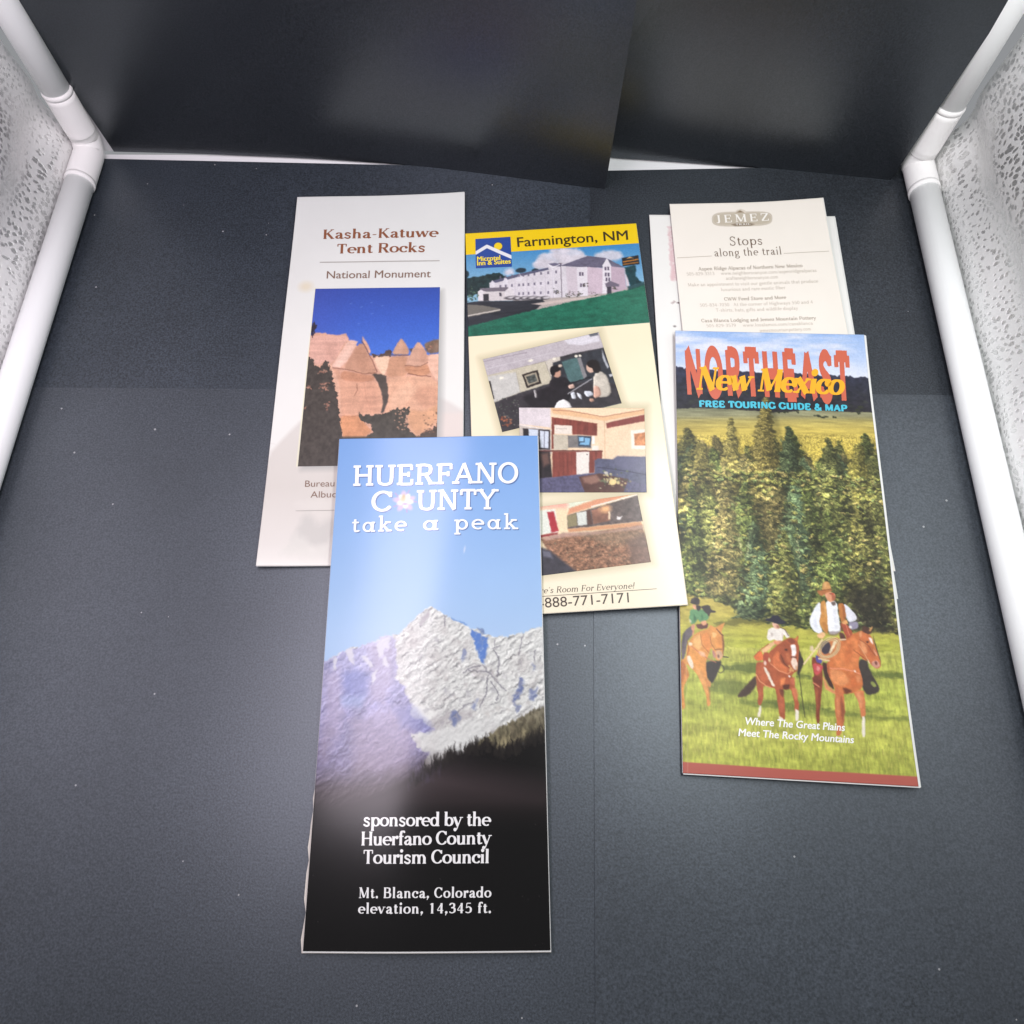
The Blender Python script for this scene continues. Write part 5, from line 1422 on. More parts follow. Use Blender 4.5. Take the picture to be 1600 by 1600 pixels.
# ================================================================== hotel rack card
def hotel_card():
    f1, f2 = zm(700, 330, 4.2105), zm(700, 620, 4.0)
    p = Panel([(727, 365), (994, 349), (1075, 945), None], (.0030, .0032, .0072, .0030), wave=.00008, seed=9, complete=3)
    o = empty('hotel_rack_card', tuple(at(890, 650, .0015)), 'cream hotel rack card with yellow heading and tilted room photos', 'rack card', LEAFLETS)
    C = p.px
    cv = Canvas(C, 260, 560, (250, 240, 208))
    cv.img = tint(cv.vgrad([(350, (252, 240, 204)), (700, (252, 242, 212)), (960, (253, 242, 214))]), cv.noise(40, seed=2), .01)
    q1 = [f1(230, 975)[0], f1(992, 800)[0], f1(1145, 1270)[0], f2(340, 222)[0]]
    q2 = [f2(445, 70)[0], f2(1228, 78)[0], f2(1243, 603)[0], f2(458, 600)[0]]
    q3 = [f2(500, 700)[0], f2(1185, 612)[0], f2(1270, 1035)[0], f2(545, 1124)[0]]
    for q in (q1, q2, q3):
        cx, cy = np.mean(q, 0)
        g = [(cx + (x - cx) * 1.05, cy + (y - cy) * 1.06) for x, y in q]
        cv.poly(g, (196, 186, 150), soft=8, a=.75)
    # yellow heading band
    cv.poly([C[0], C[1], *f1(1245, 213, 112, 288)][0:2] + f1(1400, 206, 1245, 213, 112, 288, 40, 292), (252, 214, 18), soft=.6)
    cv.poly(f1(40, 100, 1400, 30, 1400, 206, 1245, 213, 112, 288, 40, 292), (252, 214, 18), soft=.6)
    printed('front_face', p, cv, P_CARD, o, k=.72)
    leaf('back_face', p, M['paper'], o, ztop=-.0002, thick=.0003, ext=(0, 0, .0001, .0001))

    # --- the building by day
    q0 = [f1(112, 288)[0], f1(1246, 213)[0], f1(1328, 740)[0], f1(131, 826)[0]]
    pL, pR = p.uv([q0[0]]), p.uv([q0[1]])
    Hi = np.linalg.inv(p.H)
    v0a = float(p.uv([q0[0]])[1][0]); v0b = float(p.uv([q0[1]])[1][0]); v1a = float(p.uv([q0[3]])[1][0]); v1b = float(p.uv([q0[2]])[1][0])
    q0 = [tuple(np.array(hap(Hi, *uv)).ravel()) for uv in ((.0, v0a), (1., v0b), (1., v1b), (.0, v1a))]
    c = Canvas(q0, 300, 160, (90, 150, 200))
    c.img = c.vgrad([(385, (70, 146, 204)), (420, (112, 170, 212)), (450, (150, 196, 222))])
    nz = (c.noise(10, seed=3) - .5) * 9
    for x, y, rx, ry in ((700, 330, 30, 14), (790, 290, 26, 12), (640, 350, 20, 9), (850, 340, 30, 12), (1060, 296, 22, 8), (400, 405, 8, 5), (740, 260, 16, 5)):
        P = [(f1(x, y)[0][0] + rx * math.cos(t), f1(x, y)[0][1] + ry * math.sin(t)) for t in np.linspace(0, 6.28, 24)[:-1]]
        c.poly(P, tint(np.ones_like(c.img) * np.array([226, 220, 228.]), c.noise(12, seed=5), .1), soft=3, rough=nz, a=.9)
    rg = (c.noise(5, seed=7) - .5) * 5
    c.poly(f1(100, 440, 200, 430, 290, 410, 340, 402, 390, 440, 400, 520, 300, 540, 100, 560), tint(np.ones_like(c.img) * np.array([34, 54, 54.]), c.noise(4, seed=8), .4), soft=1, rough=rg)
    c.blob(*f1(480, 390)[0], 9, 5, (44, 60, 70)); c.blob(*f1(575, 390)[0], 6, 4, (44, 60, 70)); c.blob(*f1(115, 415)[0], 6, 8, (40, 60, 66))
    wall = tint(np.ones_like(c.img) * np.array([228, 222, 228.]), c.noise(14, seed=9), .05)
    c.poly(f1(430, 560, 700, 540, 1000, 530, 1190, 500, 1190, 530, 1000, 580, 640, 660, 430, 620), (186, 176, 170), soft=1)
    # long wing
    c.poly(f1(272, 472, 480, 424, 650, 380, 690, 352, 735, 356, 790, 364, 920, 372, 920, 560, 640, 575, 470, 588, 275, 510), wall, soft=.7)
    c.poly(f1(280, 462, 470, 412, 660, 372, 664, 386, 480, 428, 284, 480), (98, 98, 122), soft=.7)
    for x in (292, 378, 470): c.poly(f1(x - 16, 480 - (x - 292) * .2, x, 455 - (x - 292) * .26, x + 18, 474 - (x - 292) * .2, x + 16, 500 - (x - 292) * .2, x - 14, 506 - (x - 292) * .2), (234, 230, 236), soft=.7)
    # main block
    c.poly(f1(740, 360, 920, 296, 1044, 312, 1160, 372, 1050, 376, 920, 374, 800, 366), tint(np.ones_like(c.img) * np.array([112, 108, 128.]), c.noise(7, 3, 3, seed=10), .14), soft=.7)
    c.poly(f1(660, 348, 700, 340, 750, 352, 740, 366, 690, 362), (116, 112, 134), soft=.7)
    c.poly(f1(776, 368, 848, 374, 856, 556, 790, 560), (218, 206, 214), soft=.7)
    c.poly(f1(916, 370, 1042, 378, 1046, 542, 918, 556), tint(np.ones_like(c.img) * np.array([216, 196, 208.]), c.noise(12, seed=12), .05), soft=.7)
    c.poly(f1(1066, 366, 1160, 376, 1176, 514, 1096, 540, 1072, 520), (200, 178, 192), soft=.7)
    c.poly(f1(1160, 376, 1182, 384, 1192, 500, 1178, 512), (226, 214, 222), soft=.7)
    c.poly(f1(848, 372, 916, 368, 922, 560, 856, 562), (236, 230, 236), soft=.6)
    c.poly(f1(1018, 360, 1046, 318, 1072, 364, 1076, 540, 1016, 548), (240, 234, 240), soft=.6)
    c.line(f1(1018, 362, 1046, 316, 1074, 366), 1.2, (250, 248, 250)); c.line(f1(662, 350, 690, 386, 700, 560), 1.2, (248, 246, 250)); c.line(f1(662, 352, 690, 372, 735, 352), 1.3, (250, 248, 252))
    c.poly(f1(1034, 480, 1068, 462, 1126, 486, 1124, 500, 1040, 500), (120, 110, 126), soft=.8)
    c.poly(f1(1046, 500, 1076, 500, 1078, 546, 1048, 550), (70, 64, 76), soft=.7)
    dk = (112, 106, 124)
    for r_, (ya, yb) in enumerate(((436, 402), (496, 470), (548, 536))):
        for i, x in enumerate((345, 380, 422, 468, 496, 530, 570, 612, 660, 712)):
            y = ya + (yb - ya) * (x - 345) / 367
            c.poly(f1(x - 6, y - 9, x + 6, y - 10, x + 6, y + 8, x - 6, y + 9), dk, soft=.5, a=.85)
    for x in (440, 520, 560, 640, 690, 745): c.line(f1(x, 440 - (x - 440) * .2, x + 4, 580), .8, (196, 186, 200), a=.7)
    for x, y in ((878, 416), (884, 490), (1046, 380), (1048, 420), (1052, 452)):
        for d in (-9, 9): c.poly(f1(x + d - 6, y - 12, x + d + 6, y - 12, x + d + 6, y + 12, x + d - 6, y + 12), (104, 92, 112), soft=.5)
    # low lobby, bushes, cars
    c.poly(f1(196, 530, 232, 506, 260, 560, 262, 592, 200, 594), (238, 232, 234), soft=.6); c.poly(f1(206, 508, 390, 500, 430, 520, 400, 528, 236, 528), (124, 116, 126), soft=.7)
    c.poly(f1(236, 528, 400, 528, 446, 560, 444, 588, 240, 592), (224, 216, 216), soft=.7); c.poly(f1(372, 530, 404, 500, 436, 528, 440, 560, 376, 562), (232, 226, 228), soft=.6)
    c.poly(f1(232, 546, 268, 544, 270, 590, 234, 592), (58, 56, 60), soft=.7); c.poly(f1(336, 536, 352, 536, 354, 560, 338, 560), (84, 80, 90), soft=.6)
    for x, y, rx in ((420, 570, 12), (455, 574, 8), (505, 572, 9), (560, 572, 12), (600, 576, 10), (640, 572, 8)):
        c.blob(*f1(x, y)[0], rx, 3.6, (66, 62, 68), a=.9); c.blob(*f1(x + 10, y - 2)[0], rx * .8, 2.4, (226, 220, 222), a=.9)
    c.line(f1(742, 350, 750, 570), .9, (90, 80, 90)); c.blob(*f1(740, 345)[0], 3, .8, (100, 84, 96))
    for x, y, s in ((720, 530, 26), (830, 545, 30), (905, 490, 16), (790, 560, 18), (950, 556, 30), (1100, 510, 16), (870, 556, 18)):
        for k in range(16): c.blob(*f1(x + rnd.uniform(-s, s), y + rnd.uniform(-s * .8, s * .6))[0], rnd.uniform(.6, 1.6), rnd.uniform(.5, 1.3), rnd.choice([(88, 84, 78), (110, 100, 92), (70, 74, 66)]), a=.8)
    for k in range(40): c.blob(*f1(160 + rnd.gauss(0, 22), 555 + rnd.gauss(0, 26))[0], rnd.uniform(.8, 2), rnd.uniform(.7, 1.6), rnd.choice([(64, 92, 76), (98, 124, 98), (46, 66, 56)]), a=.85)
    # tree and pylon sign at the right
    c.poly(f1(1160, 372, 1238, 358, 1236, 430, 1262, 462, 1290, 470, 1200, 500, 1180, 440), tint(np.ones_like(c.img) * np.array([26, 62, 68.]), c.noise(4, seed=14), .3), soft=1.2, rough=rg * .6)
    c.poly(f1(1143, 312, 1252, 292, 1260, 352, 1150, 366), (38, 36, 40), soft=.6)
    c.poly(f1(1172, 318, 1196, 302, 1222, 312, 1200, 310), (244, 190, 120), soft=.6)
    for r_ in range(2): c.line(f1(1154, 336 + r_ * 17, 1250, 320 + r_ * 20), 2.0 - r_ * .5, (240, 150, 44), soft=.8, a=.9)
    # road, kerb, lawn
    c.poly(f1(100, 606, 200, 592, 440, 590, 620, 582, 640, 600, 560, 662, 340, 716, 100, 770), tint(np.ones_like(c.img) * np.array([52, 54, 60.]), c.noise(16, 3, 3, seed=15), .2), soft=1)
    c.poly(f1(550, 612, 760, 582, 990, 560, 980, 568, 780, 598, 620, 620), (214, 198, 190), soft=.9)
    c.poly(f1(100, 612, 230, 620, 340, 642, 345, 656, 100, 704), (120, 116, 108), soft=1); c.line(f1(100, 694, 342, 650), 2.2, (214, 206, 196))
    lawn = tint(tint(c.vgrad([(470, (46, 116, 92)), (525, (36, 106, 84))]), c.noise(12, 5, 4, seed=17), .18), c.noise(2, seed=18), .12)
    c.poly(f1(80, 772, 350, 706, 520, 662, 800, 602, 1000, 562, 1180, 522, 1320, 478, 1400, 780, 80, 860), lawn, soft=.9, rough=(c.noise(3, seed=19) - .5) * 3)
    c.poly(f1(1180, 500, 1290, 470, 1300, 490, 1190, 524), (24, 54, 54), soft=1.5, a=.8)
    c.warp(.6, 4, 57); c.grain(.06, 58)
    printed('building_photo', p, c, P_CARD, o, corners=q0, dz=.00006, k=.70, skirt=.00005)
    # logo tile with sun and roof
    def logo():
        ql = [f1(180, 184)[0], f1(411, 169)[0], f1(421, 366)[0], f1(184, 377)[0]]
        c = Canvas(ql, 110, 96, (38, 74, 156))
        c.blob(*f1(330, 232)[0], 14.4, 13.8, (38, 56, 120)); c.blob(*f1(330, 232)[0], 12.6, 12, (252, 216, 40), soft=.08)
        c.poly(f1(150, 300, 254, 226, 345, 268, 460, 320, 460, 400, 150, 400), (38, 74, 156), soft=.6)
        c.line(f1(160, 290, 256, 232, 345, 272, 440, 312), 10.5, (240, 240, 244), soft=.5)
        printed('logo_tile', p, c, P_CARD, o, corners=ql, dz=.00012, k=.72, skirt=.00005)
        lettering('logo_lettering', p, o, ink('yellow_ink', (252, 226, 60), .35), [
            (sans_line('Microtel', .028), f1(192, 331)[0], f1(345, 322)[0], 7.0), (sans_line('Inn & Suites', .028), f1(192, 359)[0], f1(414, 345)[0], 7.0)], dz=.00024)
    logo()
    lettering('town_lettering', p, o, ink('olive_black_ink', (62, 50, 20), .35), [(sans_line('Farmington, NM', .012), f1(458, 236)[0], f1(1186, 189)[0], 14.6)], dz=.00012)

    # --- the reception
    c = Canvas(q1, 210, 130, (70, 70, 74))
    nz = c.noise(7, seed=21)
    T = lambda col, a=.1: tint(np.ones_like(c.img) * np.array(col, float), nz, a)
    c.img = T((66, 64, 68), .25)
    c.poly(f1(200, 960, 1000, 780, 1040, 900, 820, 940, 640, 990, 240, 1090), T((196, 188, 192), .06), soft=1)
    c.poly(f1(760, 850, 980, 806, 1000, 860, 880, 886, 790, 876), (228, 224, 230), soft=1.5); c.poly(f1(920, 806, 990, 794, 990, 820, 940, 830), (110, 112, 120), soft=1)
    c.line(f1(235, 990, 520, 930), 1.2, (160, 150, 156)); c.line(f1(250, 1040, 700, 930), 1.0, (216, 210, 214))
    c.poly(f1(240, 1086, 640, 990, 690, 1130, 480, 1194, 300, 1262), T((206, 198, 176), .05), soft=1)
    c.poly(f1(250, 1090, 450, 1060, 480, 1190, 300, 1260), T((206, 204, 198), .04), soft=1.4)
    c.line(f1(450, 1060, 478, 1190), .9, (176, 168, 150)); c.poly(f1(262, 1120, 280, 1118, 306, 1236, 290, 1240), (58, 54, 54), soft=.9)
    c.poly(f1(488, 1076, 592, 1046, 616, 1136, 520, 1166), (50, 42, 40), soft=.7); c.poly(f1(502, 1084, 582, 1060, 600, 1126, 528, 1150), (170, 160, 140), soft=.7); c.poly(f1(514, 1092, 574, 1074, 588, 1120, 534, 1138), tint(np.ones_like(c.img) * np.array([84, 88, 84.]), c.noise(3, seed=23), .6), soft=.7)
    c.poly(f1(640, 990, 700, 966, 740, 960, 740, 990, 690, 1010, 700, 1040, 680, 1100), (212, 204, 190), soft=1)
    c.poly(f1(690, 1000, 1016, 906, 1120, 1180, 900, 1200, 730, 1090), T((58, 60, 66), .2), soft=1)
    c.poly(f1(750, 994, 850, 966, 904, 1110, 800, 1130), T((86, 116, 116), .12), soft=1); c.poly(f1(850, 972, 874, 966, 916, 1090, 896, 1110), (140, 138, 140), soft=.9)
    c.poly(f1(1014, 916, 1034, 970, 1060, 1030, 1050, 1040, 1018, 970), (186, 190, 196), soft=1); c.poly(f1(1060, 1080, 1096, 1070, 1100, 1084, 1068, 1096), (200, 200, 206), soft=.8)
    for x, y in ((545, 984), (352, 1098), (700, 975), (845, 958), (870, 955)): c.blob(*f1(x, y)[0], 4.2 if x < 600 else 2.4, 2.2, (250, 244, 226))
    c.rel = (4.0, .22)
    # counter and clerk
    c.poly(f1(300, 1262, 480, 1196, 690, 1150, 1100, 1110, 1200, 1300, 300, 1700), T((58, 54, 58), .2), soft=1.2)
    c.poly(f1(676, 1110, 720, 1090, 776, 1096, 826, 1150, 834, 1180, 760, 1300, 560, 1300, 476, 1230, 560, 1190, 660, 1160), T((40, 36, 40), .2), soft=1, )
    c.blob(*f1(716, 1066)[0], 7.4, 9.0, (206, 160, 138)); c.blob(*f1(708, 1040)[0], 9.0, 6.4, (34, 30, 32)); c.blob(*f1(690, 1060)[0], 4, 7.4, (36, 32, 34)); c.blob(*f1(740, 1020)[0], 3.4, 2.4, (220, 200, 180))
    c.poly(f1(790, 1150, 830, 1140, 836, 1168, 800, 1174), (214, 180, 164), soft=.8)
    c.poly(f1(962, 1076, 1010, 1056, 1050, 1090, 1080, 1190, 1060, 1224, 990, 1232, 956, 1180), T((206, 198, 184), .14), soft=1)
    c.blob(*f1(938, 1036)[0], 6.6, 8.6, (222, 186, 166)); c.blob(*f1(958, 1010)[0], 11, 7.6, (40, 34, 34), ang=.3); c.blob(*f1(980, 1040)[0], 7, 8, (42, 36, 36))
    c.poly(f1(960, 1150, 1000, 1160, 1012, 1220, 960, 1240), (214, 170, 150), soft=1)
    c.line(f1(790, 1206, 948, 1108), 1.8, (168, 166, 170)); c.line(f1(770, 1150, 940, 1096), 1.6, (34, 32, 36))
    for P in (f1(806, 1200, 836, 1190, 846, 1236, 818, 1240), f1(848, 1196, 880, 1210, 884, 1246, 862, 1230), f1(892, 1190, 940, 1186, 964, 1214, 916, 1230)): c.poly(P, (212, 216, 224), soft=.8)
    c.poly(f1(565, 1180, 580, 1178, 590, 1228, 574, 1230), (176, 172, 172), soft=.8)
    c.poly(f1(930, 1240, 960, 1236, 966, 1256, 940, 1260), (190, 150, 130), soft=.8)
    for k in range(60): c.blob(*f1(rnd.uniform(320, 480), rnd.uniform(1230, 1420))[0], rnd.uniform(.6, 1.8), rnd.uniform(.6, 1.4), rnd.choice([(70, 82, 70), (90, 98, 88), (48, 54, 50), (130, 126, 118)]), a=.7)
    for k in range(26): c.blob(*f2(rnd.uniform(335, 405), rnd.uniform(125, 185))[0], rnd.uniform(.8, 2.2), rnd.uniform(.7, 1.5), rnd.choice([(176, 96, 64), (206, 130, 90), (120, 66, 50)]), a=.8)
    c.poly(f1(706, 1290, 724, 1256, 764, 1240, 800, 1262, 822, 1302, 700, 1320), (244, 242, 240), soft=.9)
    c.warp(.8, 4, 53); c.grain(.07, 54)
    printed('reception_photo', p, c, P_CARD, o, corners=q1, dz=.00005, k=.72, skirt=.00004)

    # --- the bedroom
    c = Canvas(q3, 180, 110, (240, 220, 180))
    nz = c.noise(6, seed=31)
    T = lambda col, a=.1: tint(np.ones_like(c.img) * np.array(col, float), nz, a)
    c.img = T((246, 226, 186), .03)
    c.poly(f2(440, 600, 1000, 600, 740, 700, 560, 700, 440, 700), (244, 186, 166), soft=4); c.poly(f2(740, 600, 1010, 600, 760, 720), (234, 240, 214), soft=4)
    c.poly(f2(760, 700, 1060, 602, 1180, 606, 750, 740), (226, 160, 124), soft=1.4); c.line(f2(900, 690, 1190, 616), 1.6, (250, 244, 232))
    c.poly(f2(560, 712, 674, 704, 690, 850, 570, 864), (236, 240, 226), soft=1); c.poly(f2(622, 722, 664, 718, 694, 840, 650, 852), (178, 52, 62), soft=1.2); c.poly(f2(560, 868, 690, 850, 692, 864, 570, 884), (150, 60, 60), soft=1)
    c.poly(f2(748, 744, 1190, 620, 1230, 780, 752, 830), T((104, 92, 88), .3), soft=1)
    c.poly(f2(748, 746, 806, 730, 812, 806, 754, 818), (150, 140, 106), soft=1); c.poly(f2(808, 728, 868, 718, 872, 800, 816, 808), (222, 226, 216), soft=.9); c.poly(f2(868, 716, 890, 712, 908, 800, 880, 804), (96, 70, 62), soft=.9)
    c.poly(f2(900, 712, 1006, 680, 1016, 778, 912, 798), T((146, 104, 86), .25), soft=1); c.blob(*f2(986, 705)[0], 8, 5.4, (252, 196, 140), soft=.7)
    c.poly(f2(1004, 720, 1016, 720, 1018, 770, 1006, 772), (240, 214, 180), soft=.7); c.blob(*f2(1072, 764)[0], 3.6, 2.4, (240, 236, 230)); c.line(f2(1060, 752, 1072, 770, 1090, 750), 1.2, (244, 240, 236))
    c.poly(f2(750, 830, 1210, 784, 1216, 812, 760, 850), (216, 160, 118), soft=1)
    bed = tint(tint(np.ones_like(c.img) * np.array([146, 108, 84.]), c.noise(5, 3, 4, seed=33), .42), c.noise(2, seed=34), .35)
    c.poly(f2(580, 890, 720, 856, 880, 850, 1216, 806, 1290, 1060, 700, 1120, 640, 980), bed, soft=1.5)
    c.poly(f2(590, 884, 730, 850, 1000, 842, 1214, 808, 1222, 830, 900, 866, 720, 880, 620, 900), (206, 172, 158), soft=2, a=.75)
    c.poly(f2(820, 860, 1210, 830, 1240, 930, 1000, 930), T((150, 134, 110), .25), soft=5, a=.5)
    for k in range(240):
        x = rnd.uniform(650, 1180); y = rnd.uniform(880, 1090)
        c.blob(*f2(x, y)[0], rnd.uniform(.6, 1.9), rnd.uniform(.5, 1.2), rnd.choice([(186, 128, 92), (214, 172, 136), (98, 70, 58), (122, 92, 74), (198, 146, 106), (120, 116, 96)]), a=.6, ang=rnd.uniform(-1, 1))
    c.poly(f2(1120, 900, 1240, 860, 1290, 1060, 1150, 1060), T((120, 96, 86), .3), soft=4, a=.7)
    c.poly(f2(540, 930, 640, 960, 700, 1010, 820, 1100, 560, 1140), T((64, 62, 70), .2), soft=2.5); c.poly(f2(590, 960, 640, 970, 660, 1010, 600, 1000), (110, 110, 124), soft=2)
    c.warp(.9, 3, 51); c.grain(.07, 52)
    printed('bedroom_photo', p, c, P_CARD, o, corners=q3, dz=.00005, k=.72, skirt=.00004)

    # --- the suite (over the other two)
    c = Canvas(q2, 200, 136, (244, 214, 180))
    nz = c.noise(8, seed=41)
    T = lambda col, a=.1: tint(np.ones_like(c.img) * np.array(col, float), nz, a)
    c.img = T((244, 216, 182), .04)
    c.poly(f2(640, 60, 1240, 60, 1240, 84, 970, 132, 700, 84), (250, 224, 188), soft=1)
    c.poly(f2(640, 76, 700, 76, 970, 132, 1240, 84, 1240, 112, 980, 156, 660, 108), (238, 194, 150), soft=1); c.line(f2(660, 88, 760, 92, 970, 130, 1238, 86), 1.1, (180, 124, 96)); c.line(f2(980, 150, 984, 390), 1.0, (220, 180, 146))
    c.poly(f2(990, 170, 1240, 116, 1240, 158, 994, 202), T((140, 72, 66), .14), soft=.8)
    c.poly(f2(440, 62, 642, 72, 646, 196, 440, 172), T((228, 218, 220), .06), soft=.9); c.line(f2(440, 176, 646, 214), 1.6, (246, 240, 240))
    c.poly(f2(446, 180, 646, 216, 650, 360, 450, 360), T((206, 196, 186), .1), soft=1); c.poly(f2(470, 200, 640, 210, 640, 334, 480, 330), (44, 38, 42), soft=.9)
    for P in (f2(505, 204, 566, 208, 568, 320, 512, 318), f2(576, 214, 632, 220, 630, 326, 580, 320)): c.poly(P, (216, 224, 236), soft=.8)
    c.line(f2(604, 216, 604, 324), .9, (90, 90, 100))
    wood = tint(tint(np.ones_like(c.img) * np.array([136, 70, 60.]), c.noise(3, 30, 3, seed=44), .22), nz, .1)
    c.poly(f2(650, 130, 936, 172, 934, 248, 780, 240, 776, 186, 668, 178, 664, 330, 650, 330), wood, soft=.8); c.poly(f2(668, 180, 778, 186, 776, 238, 670, 234), (240, 228, 214), soft=.7); c.line(f2(680, 202, 744, 204), 1.1, (196, 184, 172))
    c.poly(f2(660, 240, 750, 244, 752, 336, 664, 336), T((206, 196, 176), .08), soft=.8); c.poly(f2(750, 244, 900, 250, 898, 326, 754, 322), T((128, 124, 122), .12), soft=.8)
    c.poly(f2(814, 250, 898, 252, 894, 318, 816, 314), (60, 74, 92), soft=.7); c.poly(f2(820, 256, 852, 258, 850, 284, 822, 282), (150, 200, 232), soft=.7); c.poly(f2(856, 262, 890, 264, 886, 308, 824, 304, 830, 290, 856, 290), (132, 184, 220), soft=.7)
    c.poly(f2(904, 252, 920, 252, 918, 300, 902, 300), (250, 246, 240), soft=.7); c.poly(f2(900, 310, 944, 312, 944, 340, 902, 340), (246, 236, 222), soft=.8)
    c.line(f2(570, 342, 760, 342, 966, 346), 2.2, (96, 44, 42)); c.poly(f2(655, 346, 966, 348, 962, 440, 920, 440, 918, 478, 700, 508, 655, 508), wood, soft=.8)
    c.poly(f2(804, 350, 886, 348, 884, 488, 806, 496), (240, 232, 222), soft=.7); c.blob(*f2(872, 366)[0], 1, .8, (60, 50, 50))
    c.poly(f2(560, 344, 640, 346, 654, 508, 560, 520), T((44, 38, 42), .3), soft=1); c.poly(f2(580, 360, 630, 352, 640, 420, 600, 440), (110, 82, 74), soft=3)
    car = tint(np.ones_like(c.img) * np.array([92, 90, 118.]), c.noise(3, seed=46), .22)
    c.poly(f2(440, 524, 660, 506, 920, 480, 1260, 470, 1260, 620, 440, 620), car, soft=1)
    c.poly(f2(918, 402, 940, 390, 1034, 396, 1060, 378, 1250, 382, 1254, 560, 1110, 520, 920, 486), tint(np.ones_like(c.img) * np.array([90, 92, 116.]), c.noise(4, seed=48), .2), soft=1)
    c.poly(f2(1040, 392, 1060, 378, 1250, 384, 1250, 482, 1090, 460, 1036, 420), (110, 110, 136), soft=3, a=.7); c.line(f2(940, 446, 1080, 464, 1250, 494), 1.4, (62, 62, 84))
    c.poly(f2(820, 504, 950, 484, 1130, 520, 1100, 600, 1000, 610, 860, 606), T((92, 62, 56), .2), soft=1); c.poly(f2(840, 510, 930, 492, 960, 530, 900, 552, 856, 540), (150, 112, 98), soft=2)
    for k in range(80):
        c.blob(*f2(1030 + rnd.gauss(0, 42), 530 + rnd.gauss(0, 30))[0], rnd.uniform(.8, 2.4), rnd.uniform(.7, 1.8), rnd.choice([(196, 190, 160), (110, 122, 92), (226, 210, 150), (76, 84, 64), (150, 140, 110)]), a=.8)
    c.blob(*f2(1032, 538)[0], 5.6, 5, (242, 216, 150)); c.blob(*f2(990, 480)[0], 3, 2, (206, 200, 190))
    c.poly(f2(1144, 218, 1240, 208, 1240, 334, 1148, 332), (250, 240, 226), soft=.7); c.poly(f2(1164, 238, 1240, 228, 1240, 312, 1168, 310), tint(np.ones_like(c.img) * np.array([206, 138, 92.]), c.noise(4, seed=49), .3), soft=.8)
    c.warp(.6, 4, 55); c.grain(.06, 56)
    printed('suite_photo', p, c, P_CARD, o, corners=q2, dz=.00014, k=.72, skirt=.00010)
    blk = ink('soft_black_ink', (66, 56, 46), .35)
    lettering('motto_lettering', p, o, blk, [(serif_line("There's Room For Everyone!", ROMAN_FINE, shear=.22, track=.3), f2(496, 1235)[0], f2(1172, 1199)[0], 9.6)], dz=.0001)
    lettering('phone_lettering', p, o, blk, [(sans_line('1-888-771-7171'), f2(548, 1322)[0], f2(1135, 1285)[0], 15.2)], dz=.0001)
    rule('ruled_line', p, o, blk, [(*f2(500, 1254), *f2(1306, 1201), .8)], dz=.0001)


hotel_card()


